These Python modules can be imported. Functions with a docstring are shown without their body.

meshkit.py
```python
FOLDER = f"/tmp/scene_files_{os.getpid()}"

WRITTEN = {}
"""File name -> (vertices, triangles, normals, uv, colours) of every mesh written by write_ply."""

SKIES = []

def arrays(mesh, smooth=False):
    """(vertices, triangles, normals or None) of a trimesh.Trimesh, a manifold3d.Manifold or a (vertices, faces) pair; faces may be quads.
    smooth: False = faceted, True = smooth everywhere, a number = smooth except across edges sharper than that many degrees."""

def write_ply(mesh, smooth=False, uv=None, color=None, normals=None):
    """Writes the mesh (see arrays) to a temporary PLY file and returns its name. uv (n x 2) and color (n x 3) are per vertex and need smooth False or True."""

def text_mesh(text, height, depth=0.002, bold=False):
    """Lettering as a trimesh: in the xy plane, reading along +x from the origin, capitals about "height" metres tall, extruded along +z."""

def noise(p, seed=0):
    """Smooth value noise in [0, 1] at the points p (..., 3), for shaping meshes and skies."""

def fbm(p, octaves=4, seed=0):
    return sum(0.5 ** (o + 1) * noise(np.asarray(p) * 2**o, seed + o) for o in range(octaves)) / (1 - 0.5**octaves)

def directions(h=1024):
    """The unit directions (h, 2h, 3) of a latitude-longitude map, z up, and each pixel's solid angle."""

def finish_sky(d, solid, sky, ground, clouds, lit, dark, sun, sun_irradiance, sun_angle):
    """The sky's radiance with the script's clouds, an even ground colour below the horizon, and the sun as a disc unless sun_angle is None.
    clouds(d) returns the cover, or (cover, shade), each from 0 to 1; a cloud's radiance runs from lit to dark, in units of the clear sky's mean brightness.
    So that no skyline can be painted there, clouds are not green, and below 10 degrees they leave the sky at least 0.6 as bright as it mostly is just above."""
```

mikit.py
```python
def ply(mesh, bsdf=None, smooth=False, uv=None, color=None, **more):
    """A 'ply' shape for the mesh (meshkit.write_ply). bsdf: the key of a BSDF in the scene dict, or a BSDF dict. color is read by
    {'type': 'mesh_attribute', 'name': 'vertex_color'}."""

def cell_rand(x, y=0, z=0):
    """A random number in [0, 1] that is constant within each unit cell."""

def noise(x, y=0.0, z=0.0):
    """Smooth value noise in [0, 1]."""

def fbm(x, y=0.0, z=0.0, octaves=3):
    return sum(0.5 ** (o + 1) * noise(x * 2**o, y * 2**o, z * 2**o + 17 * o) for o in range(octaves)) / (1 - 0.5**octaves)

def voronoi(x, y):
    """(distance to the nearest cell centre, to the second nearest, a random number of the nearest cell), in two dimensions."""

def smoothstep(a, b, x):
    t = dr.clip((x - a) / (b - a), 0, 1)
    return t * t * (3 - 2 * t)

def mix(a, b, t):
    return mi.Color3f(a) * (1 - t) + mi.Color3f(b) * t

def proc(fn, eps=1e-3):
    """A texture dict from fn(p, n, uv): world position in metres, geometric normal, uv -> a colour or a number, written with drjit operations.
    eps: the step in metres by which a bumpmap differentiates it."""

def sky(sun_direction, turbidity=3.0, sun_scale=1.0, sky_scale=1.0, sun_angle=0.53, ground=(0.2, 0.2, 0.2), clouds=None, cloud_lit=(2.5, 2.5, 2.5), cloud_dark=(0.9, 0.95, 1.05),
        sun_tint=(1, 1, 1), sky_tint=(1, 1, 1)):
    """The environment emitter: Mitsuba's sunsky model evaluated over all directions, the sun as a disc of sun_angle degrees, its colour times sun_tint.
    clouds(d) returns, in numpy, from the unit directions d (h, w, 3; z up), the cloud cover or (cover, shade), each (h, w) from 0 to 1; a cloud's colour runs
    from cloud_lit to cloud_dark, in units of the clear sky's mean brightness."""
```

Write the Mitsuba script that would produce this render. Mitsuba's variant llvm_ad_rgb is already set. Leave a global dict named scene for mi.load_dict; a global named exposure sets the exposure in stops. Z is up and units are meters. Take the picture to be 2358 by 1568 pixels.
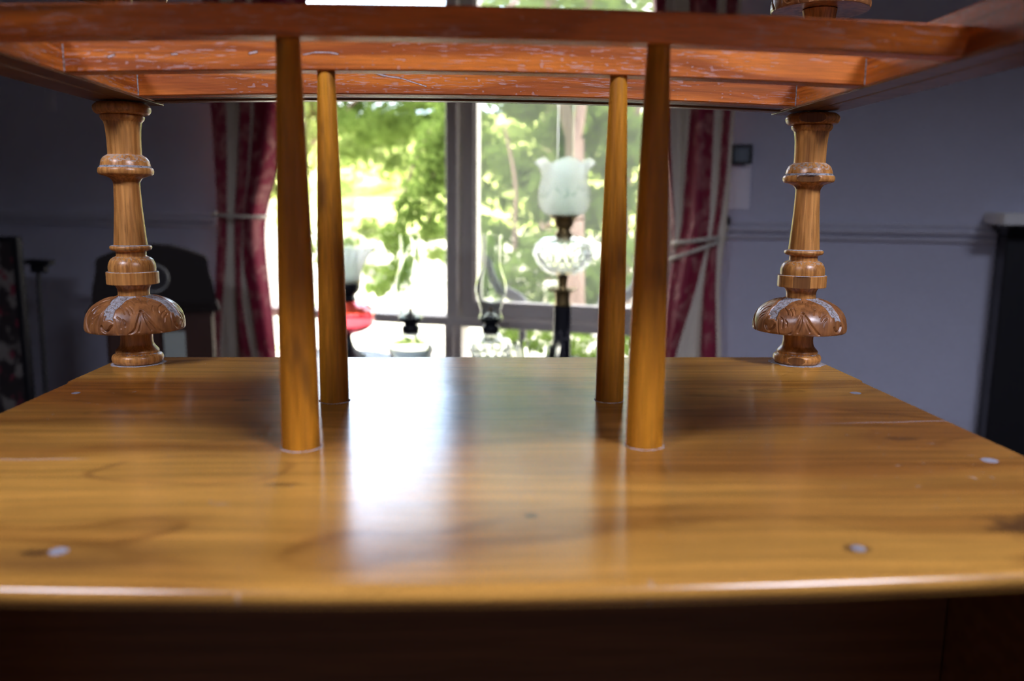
import math
import numpy as np, trimesh, shapely.geometry as sg
import mitsuba as mi, drjit as dr
import mikit, meshkit
from mikit import noise, fbm, smoothstep, mix, proc

T = mi.ScalarTransform4f
scene, labels = {}, {}

# ------------------------------------------------------------------ camera, sky, sun, exposure
CAM = np.array([0.0, 0.0, 1.15])
FWD = np.array([0.05045, 0.98535, -0.16291])
UP = np.array([-0.0013, 0.16319, 0.98659])
scene['camera'] = {'type': 'thinlens', 'fov': 63.42, 'fov_axis': 'x', 'near_clip': 0.02, 'far_clip': 200.0,
                   'aperture_radius': 0.0025, 'focus_distance': 0.655,
                   'to_world': T().look_at(origin=CAM.tolist(), target=(CAM + FWD).tolist(), up=UP.tolist())}
exposure = 1.2


def sky_clouds(d):
    n = meshkit.fbm(d * 3.0, 4, seed=3)
    return np.clip((n - 0.20) * 3.0, 0, 1) * 0.95


# room frame: u runs along the garden wall, w into the room (towards the camera side), z up
O = np.array([-0.04965, 2.9])
U = np.array([0.93969, -0.34202])
N = np.array([0.34202, 0.93969])          # outwards through the garden window


def W(u, w, z):
    return np.array([O[0] + u * U[0] - w * N[0], O[1] + u * U[1] - w * N[1], z])


def dir_room(u, w, z):
    v = np.array([u * U[0] - w * N[0], u * U[1] - w * N[1], z])
    return v / np.linalg.norm(v)


SUN = dir_room(-0.45, -0.28, 1.0)
scene['sky'] = mikit.sky(SUN, turbidity=3.0, sun_scale=0.0, sky_scale=30.0, ground=(0.0, 0.0, 0.0), clouds=sky_clouds,
                         cloud_lit=(1.8, 1.78, 1.78), cloud_dark=(1.0, 1.05, 1.15), sky_tint=(1.08, 1.0, 0.88))
scene['sun'] = {'type': 'directional', 'direction': (-SUN).tolist(), 'irradiance': {'type': 'rgb', 'value': [9.0, 8.4, 7.2]}}

LAMP = [21.0, 22.8, 28.2]                 # radiance of the pendant lamps' diffusers, cool white

# ------------------------------------------------------------------ mesh helpers
RM = np.eye(4)
RM[:3, 0] = [U[0], U[1], 0]
RM[:3, 1] = [-N[0], -N[1], 0]
RM[:3, 2] = [0, 0, 1]
RM[:3, 3] = [O[0], O[1], 0]


def vf(m):
    if hasattr(m, 'vertices'):
        return np.array(m.vertices, float), np.array(m.faces, int)
    v, f = np.asarray(m[0], float), np.asarray(m[1], int)
    if f.shape[1] == 4:
        f = np.vstack([f[:, [0, 1, 2]], f[:, [0, 2, 3]]])
    return v, f


def join(*ms):
    vs, fs, k = [], [], 0
    for m in ms:
        v, f = vf(m)
        vs.append(v); fs.append(f + k); k += len(v)
    return np.vstack(vs), np.vstack(fs)


def move(m, x=0, y=0, z=0, rz=0.0, rx=0.0, ry=0.0, s=1.0):
    v, f = vf(m)
    v = v * s
    for ang, (i, j) in ((rx, (1, 2)), (ry, (2, 0)), (rz, (0, 1))):
        if ang:
            c, sn = math.cos(ang), math.sin(ang)
            a, b = v[:, i].copy(), v[:, j].copy()
            v[:, i], v[:, j] = c * a - sn * b, sn * a + c * b
    return v + [x, y, z], f


def in_room(m):
    v, f = vf(m)
    return v @ RM[:3, :3].T + RM[:3, 3], f


def box(x0, x1, y0, y1, z0, z1, bevel=0.0):
    """A box, with chamfered vertical and horizontal edges when bevel is given."""
    if bevel <= 0:
        v = np.array([[x, y, z] for z in (z0, z1) for y in (y0, y1) for x in (x0, x1)], float)
        f = np.array([[0, 2, 3, 1], [4, 5, 7, 6], [0, 1, 5, 4], [2, 6, 7, 3], [0, 4, 6, 2], [1, 3, 7, 5]])
        return vf((v, f))
    b = bevel
    pts = []
    for sx, x in ((1, x0), (-1, x1)):
        for sy, y in ((1, y0), (-1, y1)):
            for sz, z in ((1, z0), (-1, z1)):
                pts += [[x, y + sy * b, z + sz * b], [x + sx * b, y, z + sz * b], [x + sx * b, y + sy * b, z]]
    h = trimesh.convex.convex_hull(np.array(pts))
    return vf(h)


def lathe(prof, n=96, cap=True):
    """Profile of (r, z) from the bottom up, turned around z."""
    p = np.asarray(prof, float)
    a = np.arange(n) * 2 * np.pi / n
    v = np.stack([p[:, None, 0] * np.cos(a), p[:, None, 0] * np.sin(a), np.broadcast_to(p[:, None, 1], (len(p), n))], -1).reshape(-1, 3)
    i, j = np.meshgrid(np.arange(len(p) - 1), np.arange(n), indexing='ij')
    q = np.stack([i * n + j, i * n + (j + 1) % n, (i + 1) * n + (j + 1) % n, (i + 1) * n + j], -1).reshape(-1, 4)
    f = np.vstack([q[:, [0, 1, 2]], q[:, [0, 2, 3]]])
    if cap:
        k = len(v)
        v = np.vstack([v, [[0, 0, p[0, 1]], [0, 0, p[-1, 1]]]])
        jj = np.arange(n)
        f = np.vstack([f, np.stack([(jj + 1) % n, jj, jj * 0 + k], 1), np.stack([(len(p) - 1) * n + jj, (len(p) - 1) * n + (jj + 1) % n, jj * 0 + k + 1], 1)])
    return v, f


def smooth_profile(pts, step=0.0006, corner=None):
    """Densify a profile with a Catmull-Rom curve between the points marked smooth; points listed twice are corners."""
    pts = [tuple(p) for p in pts]
    runs, cur = [], [pts[0]]
    for a in pts[1:]:
        if a == cur[-1]:
            runs.append(cur); cur = [a]
        else:
            cur.append(a)
    runs.append(cur)
    out = []
    for r in runs:
        r = np.array(r, float)
        if len(r) < 3:
            out += r.tolist(); continue
        e = np.vstack([2 * r[0] - r[1], r, 2 * r[-1] - r[-2]])
        for k in range(len(r) - 1):
            p0, p1, p2, p3 = e[k:k + 4]
            m = max(2, int(np.linalg.norm(p2 - p1) / step))
            for t in np.arange(m) / m:
                out.append((0.5 * ((2 * p1) + (p2 - p0) * t + (2 * p0 - 5 * p1 + 4 * p2 - p3) * t * t + (3 * p1 - p0 - 3 * p2 + p3) * t ** 3)).tolist())
        out.append(r[-1].tolist())
    return np.array(out)


def tube(points, radii, sides=10, flat=1.0):
    p = np.asarray(points, float)
    t = np.gradient(p, axis=0)
    t /= np.linalg.norm(t, axis=1, keepdims=True) + 1e-12
    ref = np.array([0, 0, 1.0]) if abs(t[:, 2]).mean() < 0.8 else np.array([1.0, 0, 0])
    a = np.cross(t, ref); a /= np.linalg.norm(a, axis=1, keepdims=True) + 1e-12
    b = np.cross(t, a)
    ang = np.arange(sides) * 2 * np.pi / sides
    r = np.broadcast_to(radii, (len(p),))[:, None, None]
    v = p[:, None] + r * (np.cos(ang)[None, :, None] * a[:, None] * flat + np.sin(ang)[None, :, None] * b[:, None])
    n = sides
    i, j = np.meshgrid(np.arange(len(p) - 1), np.arange(n), indexing='ij')
    q = np.stack([i * n + j, (i + 1) * n + j, (i + 1) * n + (j + 1) % n, i * n + (j + 1) % n], -1).reshape(-1, 4)
    f = np.vstack([q[:, [0, 1, 2]], q[:, [0, 2, 3]]])
    v = v.reshape(-1, 3)
    k = len(v)
    jj = np.arange(n)
    v = np.vstack([v, p[:1], p[-1:]])
    f = np.vstack([f, np.stack([jj, (jj + 1) % n, jj * 0 + k], 1), np.stack([(len(p) - 1) * n + (jj + 1) % n, (len(p) - 1) * n + jj, jj * 0 + k + 1], 1)])
    return v, f


def curve(pts, n=40):
    """Catmull-Rom through 3-D points."""
    r = np.asarray(pts, float)
    e = np.vstack([2 * r[0] - r[1], r, 2 * r[-1] - r[-2]])
    out = []
    per = max(2, n // (len(r) - 1))
    for k in range(len(r) - 1):
        p0, p1, p2, p3 = e[k:k + 4]
        for t in np.arange(per) / per:
            out.append(0.5 * ((2 * p1) + (p2 - p0) * t + (2 * p0 - 5 * p1 + 4 * p2 - p3) * t * t + (3 * p1 - p0 - 3 * p2 + p3) * t ** 3))
    out.append(r[-1])
    return np.array(out)


def slab(outline, layers, hold=()):
    """A convex outline (n, 2), counter-clockwise, lofted through (inset, z) layers from the bottom up and capped."""
    p = np.asarray(outline, float)
    e = np.roll(p, -1, 0) - p
    e /= np.linalg.norm(e, axis=1, keepdims=True)
    nin = np.stack([-e[:, 1], e[:, 0]], 1)
    k = np.roll(nin, 1, 0) + nin
    k /= (1 + (np.roll(nin, 1, 0) * nin).sum(1))[:, None]
    n = len(p)
    k[list(hold), 1] = 0.0                  # corners whose edge stays square, where two planks meet
    v = np.vstack([np.column_stack([p + k * ins, np.full(n, z)]) for ins, z in layers])
    fs = []
    for i in range(len(layers) - 1):
        j = np.arange(n)
        q = np.stack([i * n + j, i * n + (j + 1) % n, (i + 1) * n + (j + 1) % n, (i + 1) * n + j], -1)
        fs += [q[:, [0, 1, 2]], q[:, [0, 2, 3]]]
    c = len(v)
    v = np.vstack([v, [[*p.mean(0), layers[0][1]], [*p.mean(0), layers[-1][1]]]])
    j = np.arange(n)
    top = (len(layers) - 1) * n
    fs += [np.stack([(j + 1) % n, j, j * 0 + c], 1), np.stack([top + j, top + (j + 1) % n, j * 0 + c + 1], 1)]
    return v, np.vstack(fs)


def prism(poly, y0, y1):
    """Extrude an (x, z) polygon along y."""
    m = trimesh.creation.extrude_polygon(sg.Polygon(poly), y1 - y0, engine='earcut')
    v, f = vf(m)
    return np.column_stack([v[:, 0], y1 - v[:, 2], v[:, 1]]), f


def add(key, mesh, mat, smooth=False, uv=None, color=None, **more):
    v, f = vf(mesh)
    c = v - v.mean(0)
    if np.einsum('ij,ij->', c[f[:, 0]], np.cross(c[f[:, 1]], c[f[:, 2]])) < 0:    # keep faces outwards
        f = f[:, ::-1]
    mesh = (v, f)
    scene[key] = mikit.ply(mesh, mat, smooth=smooth, uv=uv, color=color, **more)
    return key


def put(key, source, m):
    scene[key] = {**scene[source], 'to_world': m}
    return key


def label(key, text, cat=None, group=None, kind=None):
    d = {'label': text}
    if cat: d['category'] = cat
    if group: d['group'] = group
    if kind: d['kind'] = kind
    labels[key] = d


def num(name, i):
    return name if i == 0 else f'{name}_{i:03d}'


# ------------------------------------------------------------------ materials
def principled(col, rough=0.5, **k):
    c = col if isinstance(col, dict) else {'type': 'rgb', 'value': list(col)}
    return {'type': 'principled', 'base_color': c, 'roughness': rough, **k}


def diffuse(col):
    return {'type': 'twosided', 'bsdf': {'type': 'diffuse', 'reflectance': {'type': 'rgb', 'value': list(col)}}}


def board_fn(p, n, uv):
    x, y = p.x, p.y
    wx = fbm(x * 5.0 + 3.1, y * 11.0, 1.3, 3)
    field = fbm(x * 2.6 + 0.9 * wx, y * 15.0 + 1.6 * wx, 4.2, 3)
    streak = fbm(x * 9.0, y * 260.0 + 6.0 * wx, 2.0, 3)
    fine = noise(x * 60.0, y * 1400.0, 5.0)
    col = mix((0.185, 0.066, 0.012), (0.385, 0.178, 0.034), smoothstep(0.30, 0.68, field))
    col = mix(col, (0.27, 0.075, 0.008), 0.75 * smoothstep(0.48, 0.78, fbm(x * 3.0 + 7.0, y * 9.0, 9.1, 3)))
    band = field * 7.0
    band = band - dr.floor(band)
    vein = 1 - smoothstep(0.0, 0.11, dr.abs(band - 0.5))
    col = mix(col, (0.11, 0.034, 0.006), 0.55 * vein * smoothstep(0.35, 0.7, fbm(x * 6.0, y * 20.0, 6.0, 2)))
    col = col * (0.66 + 0.66 * streak) * (0.92 + 0.16 * fine)
    dk = smoothstep(0.66, 0.86, fbm(x * 7.0 + 11.0, y * 38.0, 3.3, 3))
    col = mix(col, (0.09, 0.035, 0.012), 0.75 * dk)
    for cx, cy, rx, ry, s in ((-0.1555, 0.2885, 0.0075, 0.0028, 0.9), (0.1437, 0.2838, 0.0050, 0.0042, 0.9), (0.0252, 0.3199, 0.0030, 0.0026, 0.85),
                              (0.236, 0.302, 0.030, 0.0150, 0.85), (0.236, 0.428, 0.010, 0.004, 0.5), (-0.205, 0.492, 0.022, 0.006, 0.5),
                              (0.205, 0.545, 0.026, 0.006, 0.45), (-0.144, 0.522, 0.006, 0.003, 0.5), (-0.083, 0.360, 0.010, 0.003, 0.5)):
        q = dr.sqrt(dr.square((x - cx) / rx) + dr.square((y - cy) / ry)) + 0.5 * (noise(x * 220.0, y * 260.0, 1.0) - 0.5)
        col = mix(col, (0.05, 0.02, 0.008), s * (1 - smoothstep(0.55, 1.25, q)))
    # the knotty figure left of the front spindle: a dark ring line in the grain
    qx, qy = (x + 0.128) / 0.046, (y - 0.383) / 0.021
    q = dr.sqrt(qx * qx + qy * qy) + 0.55 * (fbm(x * 26.0, y * 40.0, 8.0, 2) - 0.5)
    col = mix(col, (0.16, 0.055, 0.015), 0.55 * (1 - smoothstep(0.0, 0.10, dr.abs(q - 0.95))) * smoothstep(0.3, 0.55, fbm(x * 30.0, y * 60.0, 2.0, 2)))
    # two hairline cracks packed with grey dust
    c1 = (1 - smoothstep(0.0003, 0.0008, dr.abs(y - 0.3998 - 0.0015 * (noise(x * 60.0, 1.0, 2.0) - 0.5)))) * smoothstep(-0.182, -0.20, x)
    c2 = (1 - smoothstep(0.0003, 0.0009, dr.abs(y - 0.4630 - 0.08 * (x - 0.25) - 0.0015 * (noise(x * 60.0, 4.0, 2.0) - 0.5)))) * smoothstep(0.19, 0.25, x)
    col = mix(col, (0.36, 0.32, 0.33), 0.7 * dr.maximum(c1, c2))
    sp = smoothstep(0.955, 0.985, noise(x * 330.0, y * 330.0, 7.0)) * smoothstep(0.5, 0.7, fbm(x * 14.0, y * 14.0, 2.5, 2))
    return mix(col, (0.40, 0.36, 0.36), 0.45 * sp)


def board_bump(p, n, uv):
    return 0.6 * fbm(p.x * 14.0, p.y * 26.0, 1.0, 2) + 0.05 * noise(p.x * 90.0, p.y * 900.0, 3.0)


def rail_fn(p, n, uv):
    # uv.x runs along the rail in metres, uv.y across it
    x, y = uv.x, uv.y
    w = fbm(x * 9.0, y * 60.0, 1.0, 2)
    g = fbm(x * 7.0, y * 230.0 + 5.0 * w, 2.0, 3)
    f = noise(x * 90.0, y * 2600.0, 5.0)
    col = mix((0.28, 0.058, 0.009), (0.54, 0.140, 0.017), smoothstep(0.25, 0.75, g))
    col = mix(col, (0.10, 0.035, 0.012), 0.65 * smoothstep(0.60, 0.80, fbm(x * 5.0 + 2.0, y * 90.0, 7.0, 3)))
    col = col * (0.86 + 0.28 * f)
    sc = smoothstep(0.58, 0.78, fbm(x * 130.0, y * 1150.0, 3.0, 3)) * smoothstep(0.38, 0.62, fbm(x * 11.0, y * 60.0, 8.0, 2))
    fl = smoothstep(0.80, 0.92, noise(x * 330.0, y * 900.0, 4.0)) * smoothstep(0.40, 0.60, fbm(x * 16.0, y * 60.0, 5.0, 2))
    col = mix(col, (0.48, 0.38, 0.38), 0.40 * dr.maximum(sc, 0.8 * fl))
    # gouges and cracks in the second and third rail, packed with pale dust on a dark bruise
    for ax, ay, bx, by, wd in ((1.490, 0.5185, 1.493, 0.5195, 0.0007), (1.526, 0.5195, 1.529, 0.5196, 0.0005), (1.571, 0.5198, 1.575, 0.5206, 0.0007), (1.602, 0.5190, 1.609, 0.5204, 0.0004),
                               (1.609, 0.5204, 1.618, 0.5203, 0.0004), (1.618, 0.5203, 1.622, 0.5194, 0.0005), (3.828, 1.1865, 3.838, 1.1832, 0.0008), (3.838, 1.1832, 3.850, 1.1815, 0.0005), (3.850, 1.1815, 3.868, 1.1760, 0.0004)):
        dx, dy = bx - ax, by - ay
        t = dr.clip(((x - ax) * dx + (y - ay) * dy) / (dx * dx + dy * dy), 0, 1)
        d = dr.sqrt(dr.square(x - ax - t * dx) + dr.square(y - ay - t * dy)) + 0.0003 * (noise(x * 900.0, y * 900.0, 2.0) - 0.5)
        col = mix(col, (0.06, 0.022, 0.010), 0.6 * (1 - smoothstep(wd, wd * 2.2, d)))
        col = mix(col, (0.50, 0.44, 0.47), 0.7 * (1 - smoothstep(wd * 0.5, wd, d)))
    return col


def turned_fn(p, n, uv):
    a = dr.atan2(uv.y, uv.x)
    g = fbm(uv.x * 560.0, uv.y * 560.0, p.z * 7.0, 3)
    f = noise(uv.x * 1500.0, uv.y * 1500.0, p.z * 40.0)
    col = mix((0.34, 0.125, 0.030), (0.54, 0.235, 0.062), smoothstep(0.25, 0.75, g))
    col = col * (0.80 + 0.36 * f)
    dk = smoothstep(0.80, 0.93, noise(uv.x * 900.0, uv.y * 900.0, p.z * 70.0))
    return mix(col, (0.16, 0.055, 0.016), 0.45 * dk)


AZ_R = math.atan2(-0.648, -0.2643)


def turned_flat_fn(p, n, uv):
    # the flats of the right-hand post show darker unpolished wood
    d = uv.x * math.cos(AZ_R) + uv.y * math.sin(AZ_R)
    return mix(turned_fn(p, n, uv), (0.085, 0.030, 0.012), 0.75 * smoothstep(0.0182 * 0.958 - 6e-5, 0.0182 * 0.958 - 2e-5, d))


def collar_fn(p, n, uv):
    g = fbm(uv.x * 260.0, uv.y * 260.0, p.z * 60.0, 3)
    col = mix((0.155, 0.054, 0.018), (0.285, 0.108, 0.034), smoothstep(0.25, 0.75, g))
    return col * (0.86 + 0.28 * noise(uv.x * 1500.0, uv.y * 1500.0, p.z * 90.0))


def spindle_fn(p, n, uv):
    x, y, z = p.x, p.y, p.z
    g = fbm(x * 150.0, y * 150.0, z * 9.0, 3)
    f = noise(x * 1300.0, y * 1300.0, z * 60.0)
    col = mix((0.33, 0.112, 0.008), (0.54, 0.205, 0.014), smoothstep(0.25, 0.75, g))
    col = mix(col, (0.13, 0.045, 0.008), 0.70 * smoothstep(0.52, 0.76, fbm(x * 110.0, y * 110.0, z * 26.0, 3)))
    return col * (0.80 + 0.36 * f)


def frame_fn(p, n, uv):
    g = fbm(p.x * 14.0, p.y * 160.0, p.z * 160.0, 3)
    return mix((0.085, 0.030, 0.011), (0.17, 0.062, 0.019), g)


def dust_fn(p, n, uv):
    k = fbm(p.x * 700.0, p.y * 700.0, p.z * 700.0, 2)
    return mix((0.19, 0.155, 0.14), (0.37, 0.335, 0.345), smoothstep(0.25, 0.55, k))


def curtain_fn(p, n, uv):
    # uv.x: whole numbers are stripe edges, even stripes burgundy, odd stripes cream; uv.y: metres down the cloth
    s = uv.x - 2.0 * dr.floor(uv.x * 0.5)
    cream = dr.select(s >= 1.0, 1.0, 0.0)
    x, y = uv.x * 0.11, uv.y
    m = fbm(x * 46.0 + 2.0 * fbm(x * 24.0, y * 24.0, 3.0, 2), y * 32.0, 6.0, 3)
    dam = smoothstep(0.50, 0.58, m)
    dots = smoothstep(0.60, 0.70, noise(x * 70.0, y * 60.0, 2.0))
    burg = mix((0.26, 0.010, 0.042), (0.55, 0.30, 0.26), 0.62 * dr.maximum(dam * 0.9, 0.0) * (0.5 + 0.5 * dots))
    weave = 0.92 + 0.16 * noise(x * 800.0, y * 800.0, 1.0)
    return mix(burg, (0.66, 0.59, 0.50), cream) * weave


def tapestry_fn(p, n, uv):
    m = fbm(uv.x * 16.0, uv.y * 16.0, 2.0, 4)
    k = fbm(uv.x * 26.0 + 5.0, uv.y * 26.0, 7.0, 3)
    col = mix((0.020, 0.014, 0.016), (0.17, 0.15, 0.14), smoothstep(0.50, 0.62, m))
    return mix(col, (0.16, 0.01, 0.03), smoothstep(0.62, 0.72, k))


def wall_fn(p, n, uv):
    k = fbm(p.x * 3.0, p.y * 3.0, p.z * 3.0, 3)
    s = noise(p.x * 140.0, p.y * 140.0, p.z * 140.0)
    return mix((0.48, 0.475, 0.59), (0.53, 0.525, 0.65), k) * (0.97 + 0.06 * s)


def bark_fn(p, n, uv):
    k = fbm(p.x * 24.0, p.y * 24.0, p.z * 5.0, 3)
    return mix((0.12, 0.080, 0.062), (0.26, 0.185, 0.150), k)


def ground_fn(p, n, uv):
    k = fbm(p.x * 1.7, p.y * 1.7, 1.0, 3)
    s = noise(p.x * 24.0, p.y * 24.0, 2.0)
    col = mix((0.50, 0.46, 0.38), (0.66, 0.62, 0.52), k)
    bank = smoothstep(0.35, 0.60, p.z + 0.25 * (s - 0.5))
    grass = mix((0.24, 0.32, 0.06), (0.52, 0.56, 0.20), smoothstep(0.25, 0.7, fbm(p.x * 3.0, p.y * 3.0, 6.0, 3)))
    return mix(mix(col, (0.20, 0.25, 0.07), smoothstep(0.60, 0.75, k * 0.7 + s * 0.3)), grass, bank)


def floor_fn(p, n, uv):
    k = fbm(p.x * 2.0, p.y * 20.0, 1.0, 3)
    return mix((0.06, 0.035, 0.02), (0.12, 0.065, 0.035), k)


def marble_fn(p, n, uv):
    m = fbm(p.x * 40.0, p.y * 40.0, p.z * 22.0, 4)
    v = 1 - smoothstep(0.0, 0.035, dr.abs(m - 0.52))
    return mix((0.012, 0.012, 0.016), (0.14, 0.13, 0.14), v)


def etch_fn(p, n, uv):
    # uv.x: 0..1 around the shade, uv.y: 0..1 up; garlands of clear glass etched in the frosted body
    x, y = uv.x * 6.0, uv.y
    x = x - dr.floor(x) - 0.5
    g = dr.abs(y - (0.44 + 0.9 * (x * x - 0.12)))
    leaf = (1 - smoothstep(0.015, 0.05, g)) * smoothstep(0.35, 0.6, noise(uv.x * 90.0, uv.y * 42.0, 3.0))
    d = dr.sqrt(dr.square(x * 1.2) + dr.square((y - 0.42) * 1.1))
    leaf = dr.maximum(leaf, (1 - smoothstep(0.05, 0.13, d)) * smoothstep(0.4, 0.6, noise(uv.x * 130.0, uv.y * 60.0, 5.0)))
    return mix((0.96, 0.98, 0.99), (0.62, 0.70, 0.68), 0.75 * leaf)


def dusty_fn(p, n, uv):
    return 0.07 + 0.08 * fbm(p.x * 5.0, p.y * 5.0, p.z * 5.0, 3)


def mat(name, d):
    scene[name] = d
    return name


M_BOARD = mat('m_board', {'type': 'bumpmap', 'arbitrary': proc(board_bump, eps=8e-4), 'scale': 0.00035,
                          'bsdf': principled(proc(board_fn), 0.20, specular=0.6)})
M_RAIL = mat('m_rail', principled(proc(rail_fn), 0.42, specular=0.4))
M_TURN = mat('m_turned', principled(proc(turned_fn), 0.30, specular=0.5))
M_TURN_FLAT = mat('m_turned_flat', principled(proc(turned_flat_fn), 0.30, specular=0.5))
M_COLLAR = mat('m_collar', principled(proc(collar_fn), 0.30, specular=0.5))
M_SPIN = mat('m_spindle', principled(proc(spindle_fn), 0.34, specular=0.45))
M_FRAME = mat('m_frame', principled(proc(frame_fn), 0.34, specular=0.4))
M_DUST = mat('m_dust', {'type': 'twosided', 'bsdf': {'type': 'diffuse', 'reflectance': proc(dust_fn)}})
M_FILM = mat('m_dust_film', principled((0.40, 0.255, 0.175), 0.45, specular=0.3))
M_DARK = mat('m_dark_wood', principled((0.010, 0.006, 0.006), 0.42, specular=0.25))
M_BLACK = mat('m_black', principled((0.010, 0.010, 0.013), 0.4, specular=0.25))
M_NAIL = mat('m_nail', principled((0.20, 0.195, 0.23), 0.55))
M_CURT = mat('m_curtain', {'type': 'twosided', 'bsdf': principled(proc(curtain_fn), 0.60, sheen=0.3)})
M_CORD = mat('m_cord', diffuse((0.60, 0.55, 0.48)))
M_TAP = mat('m_tapestry', principled(proc(tapestry_fn), 0.7))
M_WALL = mat('m_wall', principled(proc(wall_fn), 0.62, specular=0.25))
M_TRIM = mat('m_trim', principled((0.54, 0.53, 0.62), 0.42))
M_WINF = mat('m_window_frame', principled((0.60, 0.55, 0.52), 0.45))
M_WINT = mat('m_window_tan', principled((0.55, 0.44, 0.30), 0.5))
M_CEIL = mat('m_ceiling', diffuse((0.24, 0.235, 0.23)))
M_FLOOR = mat('m_floor', principled(proc(floor_fn), 0.45))
M_GROUND = mat('m_ground', {'type': 'twosided', 'bsdf': {'type': 'diffuse', 'reflectance': proc(ground_fn)}})
M_BARK = mat('m_bark', {'type': 'twosided', 'bsdf': {'type': 'diffuse', 'reflectance': proc(bark_fn)}})
M_MARBLE = mat('m_marble', principled(proc(marble_fn), 0.25))
M_BRASS = mat('m_brass', principled((0.34, 0.24, 0.10), 0.36, metallic=0.85))
M_PEWTER = mat('m_pewter', principled((0.42, 0.41, 0.40), 0.35, metallic=0.7))
M_CHIMNEY = mat('m_chimney', {'type': 'dielectric', 'int_ior': 1.5, 'specular_transmittance': {'type': 'rgb', 'value': [0.93, 0.955, 0.935]}})
M_IRON = mat('m_iron', principled((0.035, 0.035, 0.045), 0.4))
M_WHITE = mat('m_white_paint', principled((0.62, 0.60, 0.60), 0.45))
M_PAPER = mat('m_paper', diffuse((0.80, 0.78, 0.88)))
M_SCREEN = mat('m_slate_screen', principled((0.16, 0.21, 0.25), 0.12))
M_CARD = mat('m_card', diffuse((0.33, 0.36, 0.34)))
M_SHADE = mat('m_frosted', {'type': 'principledthin', 'base_color': proc(etch_fn), 'roughness': 0.55, 'diff_trans': 1.2, 'spec_trans': 0.72, 'eta': 1.5})
M_PANE = mat('m_pane', {'type': 'thindielectric', 'int_ior': 1.5})
M_DUSTY = mat('m_pane_dust', {'type': 'mask', 'opacity': proc(dusty_fn), 'bsdf': {'type': 'principledthin', 'base_color': {'type': 'rgb', 'value': [0.72, 0.72, 0.72]}, 'roughness': 0.7, 'diff_trans': 1.0, 'spec_trans': 0.0}})
M_GLASS = mat('m_glass', {'type': 'dielectric', 'int_ior': 1.5, 'specular_transmittance': {'type': 'rgb', 'value': [0.97, 0.985, 0.975]}})
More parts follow.
